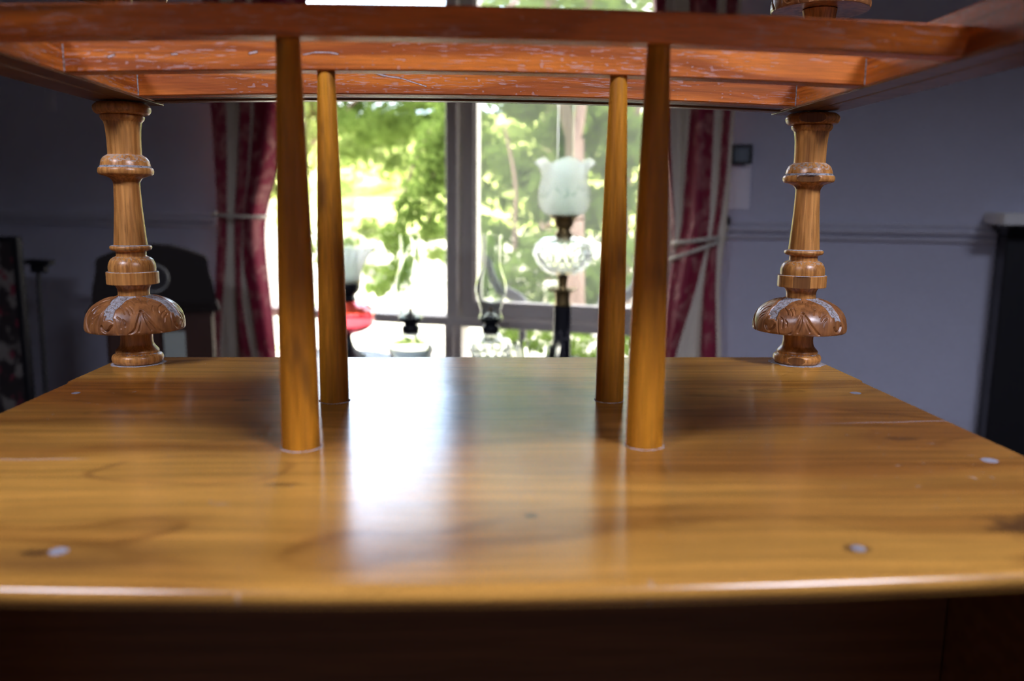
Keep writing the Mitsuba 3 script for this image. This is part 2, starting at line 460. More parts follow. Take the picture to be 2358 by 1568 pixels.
M_THIN = mat('m_thin_glass', {'type': 'thindielectric', 'int_ior': 1.5, 'specular_transmittance': {'type': 'rgb', 'value': [0.80, 0.86, 0.82]}})
M_RED = mat('m_red_glass', {'type': 'dielectric', 'int_ior': 1.5, 'specular_transmittance': {'type': 'rgb', 'value': [0.94, 0.52, 0.58]}})


def leaf_mat(name, col, trans=0.9):
    return mat(name, {'type': 'principledthin', 'base_color': {'type': 'rgb', 'value': list(col)}, 'roughness': 0.35, 'diff_trans': trans, 'spec_trans': 0.0, 'eta': 1.4})


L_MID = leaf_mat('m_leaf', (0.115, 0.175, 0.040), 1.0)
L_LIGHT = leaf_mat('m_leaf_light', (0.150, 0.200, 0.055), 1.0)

# ------------------------------------------------------------------ the setting
H = 2.6
UL, UR, WB = -2.6, 2.4, 4.3
TH = 0.16
WIN = (-0.86, 0.80, 0.30, 2.25)          # garden window: u0, u1, z0, z1


def wall_with_hole(a0, a1, h0, h1, z0, z1, place):
    ms = []
    for x0, x1, y0, y1 in ((a0, h0, 0, H), (h1, a1, 0, H), (h0, h1, 0, z0), (h0, h1, z1, H)):
        ms.append(place(x0, x1, y0, y1))
    return join(*ms)


def struct(key, mesh, m, text=None, **k):
    add(key, in_room(mesh), m, **k)
    labels[key] = {'kind': 'structure'}
    if text:
        labels[key]['label'] = text


struct('floor', box(UL - TH, UR + TH, -TH, WB + TH, -0.1, 0.0), M_FLOOR, 'dark timber floor of the room')
struct('ceiling', box(UL - TH - 0.75, UR + TH, -TH - 0.75, WB + TH, H, H + 0.12), M_CEIL, 'plain ceiling carried out as an added overhang against the sun')  # the overhang past the walls is added to block the sun
struct('wall_back', wall_with_hole(UL - TH, UR + TH, WIN[0], WIN[1], WIN[2], WIN[3], lambda a, b, c, d: box(a, b, -TH, 0, c, d)), M_WALL, 'lavender grey wall around the garden window')
M_UNSEEN_WALL = mat('m_unseen_wall_dark', diffuse((0.10, 0.095, 0.11)))  # unseen walls, coloured dark to cut the bounced light
struct('wall_left', box(UL - TH, UL, 0, WB, 0, H), M_UNSEEN_WALL)
struct('wall_right', box(UR, UR + TH, 0, WB, 0, H), M_UNSEEN_WALL)
struct('wall_front', box(UL - TH, UR + TH, WB, WB + TH, 0, H), M_UNSEEN_WALL)


def dado(u0, u1):
    prof = [(0, 1.046), (0.006, 1.046), (0.016, 1.052), (0.020, 1.060), (0.016, 1.064), (0.004, 1.065), (0.004, 1.070), (0.020, 1.071), (0.026, 1.079), (0.020, 1.085), (0.005, 1.087),
            (0.005, 1.092), (0.014, 1.093), (0.016, 1.099), (0.006, 1.104), (0, 1.104)]
    m = trimesh.creation.extrude_polygon(sg.Polygon(prof), u1 - u0, engine='earcut')
    v, f = vf(m)
    return np.column_stack([u0 + v[:, 2], v[:, 0], v[:, 1]]), f


struct('trim_1', dado(UL, WIN[0] - 0.10), M_TRIM, 'moulded dado rail on the wall left of the window')
struct('trim_2', dado(WIN[1] + 0.08, 1.66), M_TRIM, 'moulded dado rail on the wall right of the window')
struct('baseboard_back', join(box(UL, UR, 0, 0.018, 0, 0.16), ), M_TRIM)

# garden window: outer frame, mullion, transom, the right-hand casement sash, panes
g = in_room
u0, u1, z0, z1 = WIN
MU0, MU1 = -0.040, 0.004                  # mullion
add('window_1__outer_frame', g(join(box(u0, u0 + 0.05, -0.12, -0.02, z0, z1), box(u1 - 0.05, u1, -0.12, -0.02, z0, z1),
                                    box(u0, u1, -0.12, -0.02, z1 - 0.05, z1), box(u0 - 0.03, u1 + 0.03, -0.14, 0.03, z0 - 0.03, z0 + 0.03))), M_WINF)
add('window_1__mullion', g(box(MU0, MU1, -0.12, -0.004, 0.752, z1 - 0.05, 0.003)), M_WINF)
add('window_1__mullion_001', g(join(box(-0.047, -0.012, -0.11, -0.004, z0, 0.720, 0.003), box(-0.012, 0.012, -0.11, -0.02, z0, 0.720, 0.002))), M_WINF)
add('window_1__transom', g(box(u0 + 0.05, u1 - 0.05, -0.12, -0.004, 0.720, 0.752, 0.003)), M_WINF)
labels['window_1__mullion'] = {'label': 'grey painted mullion between the two upper panes'}
labels['window_1__transom'] = {'label': 'grey painted transom bar under the upper panes'}
SL, SR = 0.008, u1 - 0.055
add('window_1__sash__stile', g(box(SL, SL + 0.048, -0.085, -0.028, 0.757, z1 - 0.055, 0.004)), M_WINF)
add('window_1__sash__stile_001', g(box(SR - 0.048, SR, -0.085, -0.028, 0.757, z1 - 0.055, 0.004)), M_WINF)
add('window_1__sash__bottom_rail', g(box(SL + 0.048, SR - 0.048, -0.085, -0.028, 0.757, 0.800, 0.004)), M_WINF)
add('window_1__sash__top_rail', g(box(SL + 0.048, SR - 0.048, -0.085, -0.028, z1 - 0.105, z1 - 0.055, 0.004)), M_WINF)
add('window_1__sash__glazing_bead', g(join(box(SL + 0.048, SL + 0.056, -0.070, -0.034, 0.80, z1 - 0.105), box(SL + 0.056, SR - 0.048, -0.070, -0.030, 0.800, 0.809),
                                           box(SL + 0.010, SR, -0.060, -0.012, 0.752, 0.757))), M_WINF)


def pane(a0, a1, w, b0, b1):
    v = np.array([[a0, w, b0], [a1, w, b0], [a1, w, b1], [a0, w, b1]])
    return g((v, np.array([[0, 1, 2], [0, 2, 3]])))


add('window_1__pane', pane(u0 + 0.05, MU0, -0.07, 0.752, z1 - 0.05), M_PANE)
add('window_1__pane_001', pane(SL + 0.048, SR - 0.048, -0.055, 0.800, z1 - 0.105), M_PANE)
add('window_1__pane_001__dust_film', pane(SL + 0.048, SR - 0.048, -0.0545, 0.800, z1 - 0.105), M_DUSTY)
labels['window_1__pane_001__dust_film'] = {'kind': 'stuff', 'label': 'film of dust on the pane'}
add('window_1__pane_002', pane(u0 + 0.05, -0.047, -0.07, z0 + 0.03, 0.720), M_PANE)
add('window_1__pane_003', pane(0.012, u1 - 0.05, -0.07, z0 + 0.03, 0.720), M_PANE)
labels['window_1__pane_001'] = {'label': 'dusty hazy pane of the right-hand sash'}
labels['window_1'] = {'kind': 'structure', 'label': 'grey framed garden window between the two striped curtains'}

# two shaded pendant lamps hanging behind and to both sides of the camera (outside the frame)
for i, (cu, cw, power) in enumerate(((2.02, 2.95, 1.0), (0.30, 3.52, 0.75))):
    k = num('pendant_lamp', i)
    c = W(cu, cw, 0)
    zs_ = 2.12
    add(k + '__shade', move(lathe([(0.470, 0.0), (0.330, 0.170), (0.060, 0.215), (0.055, 0.210), (0.325, 0.165), (0.462, 0.0), (0.470, 0.0)], 64, cap=False), c[0], c[1], zs_), 'm_black', smooth=False)
    add(k + '__cap', move(lathe([(0.055, 0.2155), (0.055, 0.220), (0.020, 0.235), (0.012, 0.245)], 32), c[0], c[1], zs_), 'm_black', smooth=40)
    add(k + '__cord', move(lathe([(0.004, 0.24), (0.004, H - zs_)], 12), c[0], c[1], zs_), 'm_black')
    v_, f_ = move(lathe([(0.28, 0.140), (0.28, 0.145)], 48), c[0], c[1], zs_)
    scene[k + '__diffuser'] = {**mikit.ply((v_, f_), 'm_white_paint'), 'emitter': {'type': 'area', 'radiance': {'type': 'rgb', 'value': [power * q for q in LAMP]}}}
    label(k, ('black cone-shaded pendant lamp on the fireplace side behind the camera', 'black cone-shaded pendant lamp on the clock side behind the camera')[i], 'pendant lamp')

# ------------------------------------------------------------------ the whatnot
ZB = 1.025
XL, XR, YB = -0.2796, 0.2859, 0.6721
SEAM = 0.5785
WN = 'whatnot_stand'
label(WN, 'golden brown wooden whatnot stand with turned posts and slatted upper tier filling the foreground', 'stand')


def front_edge(n=41):
    x = np.linspace(XL, XR, n)
    return np.column_stack([x, 0.2556 + 0.0052 * ((x - 0.015) / 0.16) ** 2])


R = 0.0035
nose = [(0.003, ZB - 0.0085)] + [(R - R * math.cos(t), ZB - R - 0.0 + R * math.sin(t)) for t in np.linspace(-1.3, math.pi / 2, 12)]
nose = [(max(i, 0), z) for i, z in nose]
fe = front_edge()
main = np.vstack([fe, [[XR, SEAM - 0.00012], [XL, SEAM - 0.00012]]])
add(WN + '__shelf_board', slab(main, nose, hold=(len(main) - 2, len(main) - 1)), M_BOARD, smooth=40)
rear = np.array([[XL, SEAM + 0.00012], [XR, SEAM + 0.00012], [XR, YB], [XL, YB]])
add(WN + '__shelf_board_001', slab(rear, [(0.0, ZB - 0.0085), (0, ZB - 0.0006), (0.0006, ZB)], hold=(0, 1)), M_BOARD, smooth=40)
labels[WN + '__shelf_board'] = {'label': 'broad front plank with bowed rounded nosing'}
labels[WN + '__shelf_board_001'] = {'label': 'narrow rear plank behind the seam'}
# apron and lower frame under the board, set back from its edge
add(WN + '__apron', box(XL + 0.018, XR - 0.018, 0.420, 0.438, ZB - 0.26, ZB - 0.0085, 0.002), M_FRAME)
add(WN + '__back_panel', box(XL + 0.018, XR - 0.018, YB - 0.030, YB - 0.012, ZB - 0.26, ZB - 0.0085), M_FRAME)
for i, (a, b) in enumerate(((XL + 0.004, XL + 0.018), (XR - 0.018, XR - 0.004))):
    add(num(WN + '__added_side_panel', i), box(a, b, 0.275, YB - 0.012, ZB - 0.26, ZB - 0.0085, 0.002), M_FRAME)  # sides added to keep lamp light off the apron
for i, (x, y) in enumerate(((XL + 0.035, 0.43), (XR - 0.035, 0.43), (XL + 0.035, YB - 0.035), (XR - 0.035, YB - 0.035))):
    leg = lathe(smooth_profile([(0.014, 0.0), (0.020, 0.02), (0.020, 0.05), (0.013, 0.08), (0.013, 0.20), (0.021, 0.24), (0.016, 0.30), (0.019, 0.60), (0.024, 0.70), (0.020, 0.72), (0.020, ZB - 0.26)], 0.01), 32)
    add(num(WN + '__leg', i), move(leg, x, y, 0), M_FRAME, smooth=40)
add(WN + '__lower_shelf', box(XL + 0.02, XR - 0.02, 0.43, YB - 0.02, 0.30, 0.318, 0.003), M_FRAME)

# nail heads set in the board
for i, (x, y, r) in enumerate(((-0.1478, 0.2896, 0.0033), (-0.2576, 0.5429, 0.0026), (0.2621, 0.5385, 0.0036), (0.2607, 0.3886, 0.0040), (0.1440, 0.2840, 0.0026))):
    add(num(WN + '__nail', i), move(lathe([(r, -0.004), (r, 0.0001), (r * 0.8, 0.0003)], 24), x, y, ZB), M_NAIL, smooth=30)

# --- turned posts with their carved collars
POST = [(0.0165, 0.0), (0.0184, 0.0012), (0.0195, 0.0044), (0.0186, 0.0072), (0.0162, 0.0084), (0.0162, 0.0084), (0.0160, 0.0088), (0.0166, 0.0100), (0.0160, 0.0113), (0.0160, 0.0113),
        (0.0150, 0.0125), (0.0131, 0.0150), (0.0122, 0.0190), (0.0123, 0.0240), (0.0132, 0.0290), (0.0132, 0.0290), (0.0125, 0.0300), (0.0125, 0.0300), (0.0118, 0.0545), (0.0118, 0.0545), (0.0119, 0.0590), (0.0127, 0.0620),
        (0.0142, 0.0640), (0.0142, 0.0640), (0.0192, 0.0645), (0.0192, 0.0645), (0.0195, 0.0649), (0.0195, 0.0649), (0.0195, 0.0737), (0.0195, 0.0737), (0.0191, 0.0741), (0.0191, 0.0741), (0.0176, 0.0744), (0.0176, 0.0744), (0.0177, 0.0783),
        (0.0167, 0.0820), (0.0149, 0.0846), (0.0118, 0.0863), (0.0118, 0.0863), (0.0112, 0.0868), (0.0112, 0.0868), (0.0112, 0.0900), (0.0112, 0.0900), (0.0120, 0.0905), (0.0146, 0.0914), (0.0156, 0.0930), (0.0150, 0.0946), (0.0126, 0.0953), (0.0126, 0.0953),
        (0.0124, 0.0958), (0.0111, 0.1130), (0.0102, 0.1270), (0.0097, 0.1420), (0.0101, 0.1447), (0.0116, 0.1470), (0.0142, 0.1484), (0.0176, 0.1494), (0.0176, 0.1494), (0.0196, 0.1502), (0.0204, 0.1527), (0.0197, 0.1549), (0.0184, 0.1556), (0.0184, 0.1556),
        (0.0184, 0.1566), (0.0174, 0.1604), (0.0154, 0.1634), (0.0127, 0.1650), (0.0127, 0.1650), (0.0124, 0.1655), (0.0124, 0.1750), (0.0128, 0.1830), (0.0134, 0.1880), (0.0138, 0.1900), (0.0138, 0.1900), (0.0155, 0.1920), (0.0161, 0.1936), (0.0158, 0.1947), (0.0152, 0.1951), (0.0152, 0.1951),
        (0.0162, 0.1955), (0.0192, 0.1962), (0.0209, 0.1992), (0.0204, 0.2020), (0.0180, 0.2040)]
post_prof = smooth_profile(POST, 0.0008)


def turned(prof, flat=None, az=0.0, n=120):
    v, f = lathe(prof, n)
    if flat:                                # a flat left where the turning blank was too thin
        d = v[:, 0] * math.cos(az) + v[:, 1] * math.sin(az)
        over = np.maximum(d - flat, 0)
        v[:, 0] -= over * math.cos(az)
        v[:, 1] -= over * math.sin(az)
    return v, f


# the carved collar: a mushroom, displaced inwards along strokes laid out on its surface
DOME = [(0.0130, 0.0298), (0.0260, 0.0292), (0.0355, 0.0280), (0.0372, 0.0288), (0.0376, 0.0312), (0.0372, 0.0352), (0.0363, 0.0390), (0.0346, 0.0427), (0.0318, 0.0465), (0.0279, 0.0498), (0.0232, 0.0524), (0.0186, 0.0541), (0.0140, 0.0551), (0.0122, 0.0557)]
dome = smooth_profile(DOME, 0.00034)
seg = np.r_[0, np.cumsum(np.linalg.norm(np.diff(dome, axis=0), axis=1))]
i_edge = int(np.argmin(np.linalg.norm(dome - [0.0372, 0.0288], axis=1)))
L0, L1 = seg[i_edge], seg[-1]
arc = (seg - L0) * 1000.0                 # mm up the outside, negative below the rim
NPH = 720
DEG = 0.56                                # mm of surface per degree, as an average


def to_surface(px, py):
    """Sketch coordinates of the collar seen from a little above -> (angle in degrees, mm up the dome)."""
    X, Y = (px - 535) * 0.0733, (1135 - py) * 0.0733
    k = np.arange(i_edge, len(dome), 2)
    ph = np.radians(np.arange(-80, 81, 1.0))
    r, z = dome[k, None, 0] * 1000, dome[k, None, 1] * 1000
    sx = r * np.sin(ph)
    e = math.radians(10.5)
    base = 28.8 * math.cos(e) - 37.2 * math.sin(e)
    sy = z * math.cos(e) - r * np.cos(ph) * math.sin(e) - base
    i, j = np.unravel_index(np.argmin((sx - X) ** 2 + (sy - Y) ** 2), sx.shape)
    return np.degrees(ph[j]) + 9.6, arc[k[i]]


STROKES = [  # points, width mm, depth mm
    ([(432, 925), (402, 1000), (357, 1080), (308, 1145)], 1.25, 0.95), ([(472, 925), (518, 1010), (573, 1080), (622, 1140)], 1.25, 0.95),
    ([(440, 940), (420, 1020), (398, 1105)], 0.85, 0.60), ([(462, 940), (485, 1030), (514, 1100)], 0.85, 0.60),
    ([(447, 893), (447, 897)], 1.5, 1.5), ([(478, 752), (478, 758)], 1.1, 0.9),
    ([(698, 836), (655, 858), (632, 890), (630, 925)], 0.8, 0.60), ([(592, 843), (572, 870), (570, 905)], 0.6, 0.40), ([(708, 908), (665, 930), (642, 965)], 0.75, 0.55),
    ([(712, 950), (680, 980), (662, 1022)], 0.75, 0.55), ([(592, 763), (560, 790), (555, 822)], 0.65, 0.45), ([(547, 750), (510, 760), (495, 802)], 0.65, 0.45),
    ([(285, 828), (300, 860), (300, 902)], 0.65, 0.50), ([(325, 838), (340, 870), (338, 912)], 0.65, 0.50), ([(363, 833), (378, 870), (372, 907)], 0.65, 0.50),
    ([(228, 928), (245, 965), (245, 1052)], 0.65, 0.50), ([(268, 963), (282, 1000), (280, 1037)], 0.65, 0.50), ([(395, 755), (415, 775), (415, 802)], 0.6, 0.45),
    ([(752, 890), (756, 1000), (758, 1125)], 0.75, 0.55), ([(203, 960), (212, 1120)], 0.6, 0.40),
    ([(795, 1045), (812, 1078), (842, 1090), (872, 1066), (886, 1028)], 1.3, 1.3)]
RECESS = [[(598, 690), (640, 672), (700, 690), (760, 740), (820, 800), (835, 850), (872, 922), (822, 906), (778, 936), (755, 900), (722, 830), (672, 775), (612, 742)],
          [(420, 690), (350, 692), (270, 730), (215, 785), (172, 840), (200, 858), (150, 905), (128, 950), (170, 950), (190, 985), (197, 900), (232, 830), (282, 780), (352, 745), (420, 738)]]

ph = (np.arange(NPH) + 0.5) * 360.0 / NPH
PH, AR = np.meshgrid(ph, arc, indexing='xy')          # (len(dome), NPH)
PHm = (PH + 45.0) % 90.0 - 45.0


def seg_dist(ax, ay, bx, by):
    best = np.full(PHm.shape, 1e9)
    for s in (-90, 0, 90):
        px, py = (PHm + s) * DEG - ax, AR - ay
        dx, dy = bx - ax, by - ay
        t = np.clip((px * dx + py * dy) / max(dx * dx + dy * dy, 1e-9), 0, 1)
        best = np.minimum(best, np.hypot(px - t * dx, py - t * dy))
    return best


carve = np.zeros(PHm.shape)
for pts, wd, dp in STROKES:
    q = [to_surface(*p) for p in pts]
    if len(q) > 2:
        q = [tuple(a[:2]) for a in curve([(*a, 0.0) for a in q], 12)]
    dmin = np.full(PHm.shape, 1e9)
    for (a0_, t0_), (a1_, t1_) in zip(q[:-1], q[1:]):
        dmin = np.minimum(dmin, seg_dist(a0_ * DEG, t0_, a1_ * DEG, t1_))
    carve = np.maximum(carve, 1.35 * dp * np.clip(1 - (dmin / wd), 0, 1) ** 0.8)
import shapely
recess = np.zeros(PHm.shape, bool)
for poly in RECESS:
    P = sg.Polygon([(lambda s: (s[0] * DEG, s[1]))(to_surface(*p)) for p in poly]).buffer(0)
    for s in (-90, 0, 90):
        recess |= shapely.contains_xy(P, (PHm + s) * DEG, AR)
recess |= (AR > arc[-1] - 2.6) & (np.abs(PHm - 6) > 10)
from scipy import ndimage
soft = ndimage.gaussian_filter(recess.astype(float), (1.2, 1.2), mode=('nearest', 'wrap'))
outside = np.clip((AR + 0.5) / 0.8, 0, 1)
rough = meshkit.noise(np.stack([np.cos(np.radians(PH)) * 40, np.sin(np.radians(PH)) * 40, AR * 1.6], -1), 5)
lobes = 0.35 * np.cos(np.radians(PHm * 8)) * np.clip(1 - np.abs(AR / arc[-1] - 0.35) / 0.4, 0, 1)
depth = (np.maximum(carve * (1 - 0.5 * soft), soft * (1.05 + 0.35 * rough)) - lobes * (1 - soft)) * outside
tang = np.gradient(dome, axis=0)
tang /= np.linalg.norm(tang, axis=1, keepdims=True)
norm = np.stack([tang[:, 1], -tang[:, 0]], 1)             # outward
fade = np.clip((arc[-1] - AR) / 1.0, 0, 1)
depth = depth * fade


def dome_mesh(off):
    r = dome[:, None, 0] - norm[:, None, 0] * (depth - off) * 1e-3
    z = dome[:, None, 1] - norm[:, None, 1] * (depth - off) * 1e-3
    a = np.radians(PH)
    return np.stack([r * np.cos(a), r * np.sin(a), np.broadcast_to(z, r.shape)], -1)


dv = dome_mesh(0.0)
nr = len(dome)
ii, jj = np.meshgrid(np.arange(nr - 1), np.arange(NPH), indexing='ij')
quads = np.stack([ii * NPH + jj, ii * NPH + (jj + 1) % NPH, (ii + 1) * NPH + (jj + 1) % NPH, (ii + 1) * NPH + jj], -1)
COLLAR = vf((dv.reshape(-1, 3), quads.reshape(-1, 4)))
speck = meshkit.noise(np.stack([np.cos(np.radians(PH)) * 62, np.sin(np.radians(PH)) * 62, AR * 2.6], -1), 9)
keep = (soft[:-1] > 0.55) & (speck[:-1] > 0.30) & (AR[:-1] < arc[-1] - 0.6)
DUSTC = vf((dome_mesh(0.12 + 0.25 * speck).reshape(-1, 3), quads[keep]))


def ledge_dust(zlo, zhi, cover, seed, lift=0.00012, prof=post_prof, n=180):
    """Dust lying on the upward ledges of a turned profile between two heights, broken up into patches."""
    k = np.where((prof[:, 1] >= zlo) & (prof[:, 1] <= zhi))[0]
    p = prof[k[0]:k[-1] + 1]
    v, f = lathe(p + [[0, 0]] + np.array([lift, lift]), n, cap=False)
    c = v[f].mean(1)
    sp = meshkit.fbm(c * [700.0, 700.0, 700.0], 2, seed) + 0.10 * (c[:, 2:3].mean(1) < np.median(c[:, 2]))
    return v, f[sp < cover]


LEDGES = [(0.1549, 0.1566, 0.80, 1), (0.0738, 0.0746, 0.85, 3), (0.0945, 0.0957, 0.80, 5), (0.0080, 0.0090, 0.45, 6)]
FILM = join(*[ledge_dust(*l) for l in [(0.1585, 0.1652, 0.56, 2), (0.0822, 0.0866, 0.50, 4)]])
DUSTL = join(*[ledge_dust(*l) for l in LEDGES], DUSTC)


def ring_dust(r, seed, wide=0.004):
    """A ragged ring of dust and old wax around a foot standing on the board."""
    n = 160
    a = np.arange(n) * 2 * np.pi / n
    nz = meshkit.fbm(np.stack([np.cos(a) * 6, np.sin(a) * 6, a * 0], -1), 3, seed)
    ro = r + wide * (0.25 + 0.95 * nz)
    rows = np.array([[0.0, 0.0002], [0.5, 0.0004], [1.0, 0.00006]])
    rr = (r - 0.0012) + (ro - r + 0.0012)[None] * rows[:, :1]
    v = np.stack([rr * np.cos(a), rr * np.sin(a), np.broadcast_to(rows[:, 1:], rr.shape)], -1).reshape(-1, 3)
    i, j = np.meshgrid(np.arange(2), np.arange(n), indexing='ij')
    q = np.stack([i * n + j, (i + 1) * n + j, (i + 1) * n + (j + 1) % n, i * n + (j + 1) % n], -1).reshape(-1, 4)
    return vf((v, q))


SC = 0.958                                # sketch scale to metres
PX = (-0.2582, 0.2643)
PY = 0.648
ZT = 1.2229                               # underside of the upper tier
ZU = 1.2688                               # foot of the upper posts
az_view = [math.atan2(0 - PY, 0 - x) for x in PX]
for i, (x, zb, flat) in enumerate(((PX[0], ZB, None), (PX[1], ZB, 0.0182), (PX[0], ZU, None), (PX[1], ZU, None))):
    az = az_view[i % 2]
    k = num(WN + '__turned_post', i)
    cut = int(np.argmax(post_prof[:, 1] > 0.0296))
    foot = move(turned(post_prof[:cut + 1], flat, az), s=SC)
    body = move(turned(post_prof[cut:], flat, az), s=SC)
    add(k + '__foot', move(foot, x, PY, zb), M_TURN_FLAT if flat else M_TURN, smooth=True, uv=foot[0][:, :2])
    v0 = body[0]
    add(k, move(body, x, PY, zb), M_TURN_FLAT if flat else M_TURN, smooth=True, uv=v0[:, :2])
    # collar: its motif (angle 0) is turned a little to one side of the line to the front
    rot = az - math.radians(-9.6 if i % 2 == 0 else -6.3) - math.pi / 360
    cm = move(COLLAR, rz=rot, s=SC)
    add(k + '__carved_collar', move(cm, x, PY, zb), M_COLLAR, smooth=True, uv=cm[0][:, :2])
    labels[k + '__carved_collar'] = {'label': 'mushroom collar carved with leaves and cuts'}
    if i < 2:
        add(k + '__dust', move(move(DUSTL, rz=rot, s=SC), x, PY, zb), M_DUST, smooth=False)
        add(k + '__dust_film', move(move(FILM, rz=rot, s=SC), x, PY, zb), M_FILM, smooth=False)
        labels[k + '__dust_film'] = {'label': 'thin greyish dust film on the rounded shoulders', 'kind': 'stuff'}
        labels[k + '__dust'] = {'label': 'grey dust lying in the carving and on the ledges', 'kind': 'stuff'}
        add(num(WN + '__dust_ring', i), move(ring_dust(0.0172, 20 + i, 0.0055 if i else 0.0036), x, PY, ZB), M_DUST)

# --- plain tapering spindles
SP = [(-0.0871, 0.4187), (0.0917, 0.4187), (-0.0862, 0.5200), (0.0901, 0.5200)]
for i, (x, y) in enumerate(SP):
    hgt = ZT - ZB + 0.0035
    big = 1.0 if i < 2 else 0.92
    pr = smooth_profile([(0.0092 * big, 0.0), (0.0097 * big, 0.0010), (0.0098 * big, 0.004), (0.0095 * big, 0.04), (0.0086 * big, 0.10), (0.0073 * big, 0.15), (0.0062 * big, 0.185), (0.0057 * big, hgt)], 0.003)
    add(num(WN + '__spindle', i), move(lathe(pr, 64), x, y, ZB), M_SPIN, smooth=50)
    add(num(WN + '__dust_ring', 2 + i), move(ring_dust(0.0094 * big, 30 + i, 0.0016), x, y, ZB), M_DUST)

# --- slatted upper tier: rails between two side boards
IL, IR, DH = -0.2360, 0.2404, 0.0139
ARCH = 0.0043


def bar_mesh(x0, x1, y0, y1, z0, z1, arch=ARCH, n=40, b=0.0007, lean=0.0):
    """A rail with eased edges, bowed up a little in the middle; uv runs along it in metres and round it."""
    sec = [(y0 + b, z0), (y0, z0 + b), (y0 - lean, z1 - b), (y0 - lean + b, z1), (y1 - b, z1), (y1, z1 - b), (y1, z0 + b), (y1 - b, z0)]
    sec = sec + [sec[0]]
    per = np.r_[0, np.cumsum(np.linalg.norm(np.diff(np.array(sec), axis=0), axis=1))]
    xs = np.linspace(x0, x1, n)
    c, hw = (x0 + x1) / 2, (x1 - x0) / 2
    up = arch * (1 - ((xs - c) / hw) ** 2)
    v = np.array([[x, y, z + u_] for x, u_ in zip(xs, up) for y, z in sec])
    m = len(sec)
    uv = np.array([[x, s] for x in xs for s in per])
    i, j = np.meshgrid(np.arange(n - 1), np.arange(m - 1), indexing='ij')
    q = np.stack([i * m + j, (i + 1) * m + j, (i + 1) * m + j + 1, i * m + j + 1], -1).reshape(-1, 4)
    f = np.vstack([q[:, [0, 1, 2]], q[:, [0, 2, 3]]])
    f = f[:, ::-1]
    caps = []
    for o in (0, (n - 1) * m):
        for k in range(1, m - 2):
            caps.append([o, o + k, o + k + 1] if o else [o, o + k + 1, o + k])
    return (v, np.vstack([f, caps])), uv


for i, (y, dpt, m, off) in enumerate(((0.4113, 0.0140, M_RAIL, 0.0), (0.5130, 0.0140, M_RAIL, 1.7), (0.6218, 0.0140, M_RAIL, 3.9))):
    mesh, uv = bar_mesh(IL, IR, y, y + dpt, ZT, ZT + (0.0132 if i == 0 else 0.0170), lean=0.0070 if i == 0 else 0.0)     # the front rail's face is shaped leaning forward to darken it
    add(num(WN + '__rail', i), mesh, m, uv=uv + [off, off * 0.3])
for i in (1, 2):
    y = (0.4113, 0.5130, 0.6218)[i]
    for j, x in enumerate((IL, IR - 0.0009)):
        zz_ = np.linspace(ZT + 0.0006, ZT + 0.0158, 14)
        wob = 0.00035 * (meshkit.noise(np.stack([zz_ * 900, zz_ * 0 + i, zz_ * 0 + j], -1), 4) - 0.5)
        v_ = np.array([[x + w_ + k_ * 0.0009, y - 0.0003, z] for z, w_ in zip(zz_, wob) for k_ in (0, 1)] + [[x + w_ + k_ * 0.0009, y + 0.0004, z] for z, w_ in zip(zz_, wob) for k_ in (0, 1)])
        n_ = len(zz_)
        f_ = [[2 * q, 2 * q + 1, 2 * q + 3, 2 * q + 2] for q in range(n_ - 1)]
        add(num(num(WN + '__rail', i) + '__joint_dust', j), (v_, np.array(f_)), M_DUST)
        labels[num(num(WN + '__rail', i) + '__joint_dust', j)] = {'label': 'pale dust packed in the joint at the rail end'}
# back frame under and behind the third rail, with a beaded underside
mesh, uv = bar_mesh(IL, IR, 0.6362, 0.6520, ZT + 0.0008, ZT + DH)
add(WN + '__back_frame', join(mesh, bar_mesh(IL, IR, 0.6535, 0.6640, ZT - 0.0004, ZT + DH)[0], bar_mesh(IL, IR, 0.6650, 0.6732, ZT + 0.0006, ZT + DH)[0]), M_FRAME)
YF = 0.262
mesh, uv = bar_mesh(IL, IR, 0.289, 0.3035, ZT, ZT + 0.165)  # added unseen panel, its height set to shade the front rail
add(WN + '__added_shade_panel', mesh, M_RAIL, uv=uv + [8.2, 2.1])
labels[WN + '__added_shade_panel'] = {'label': 'added unseen panel that shades the front rail of the slatted tier'}
for i, (a, b, s) in enumerate(((IL - 0.045, IL, 1), (IR, IR + 0.045, -1))):
    inner, outer = (b, a) if s > 0 else (a, b)
    m1, uv1 = bar_mesh(YF, 0.6732, min(inner, inner - s * 0.018), max(inner, inner - s * 0.018), ZT, ZT + 0.0235, arch=0)
    sw = lambda m: (np.column_stack([m[0][:, 1], m[0][:, 0], m[0][:, 2]]), m[1][:, ::-1])
    add(num(WN + '__side_board', i), sw(m1), M_RAIL, uv=uv1 + [6.0 + i, 2.0])
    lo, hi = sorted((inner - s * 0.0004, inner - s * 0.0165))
    add(num(WN + '__shade_strip', i), sw(bar_mesh(YF, 0.6732, lo, hi, ZT - 0.0011, ZT - 0.0001, arch=0, b=0.0002)[0]), M_FRAME)  # thin dark strip: shade painted onto the side board's underside
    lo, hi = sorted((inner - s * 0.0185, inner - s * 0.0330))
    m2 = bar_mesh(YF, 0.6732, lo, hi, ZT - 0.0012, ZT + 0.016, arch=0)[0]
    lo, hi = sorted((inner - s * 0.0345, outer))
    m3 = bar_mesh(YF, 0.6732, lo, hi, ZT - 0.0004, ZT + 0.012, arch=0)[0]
    lo, hi = sorted((inner - s * 0.002, outer + s * 0.002))
    cb = box(lo, hi, 0.6300, 0.6720, ZT + 0.0236, ZU, 0.001)
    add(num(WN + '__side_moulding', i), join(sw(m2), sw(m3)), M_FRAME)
    add(num(WN + '__corner_block', i), cb, M_FRAME)
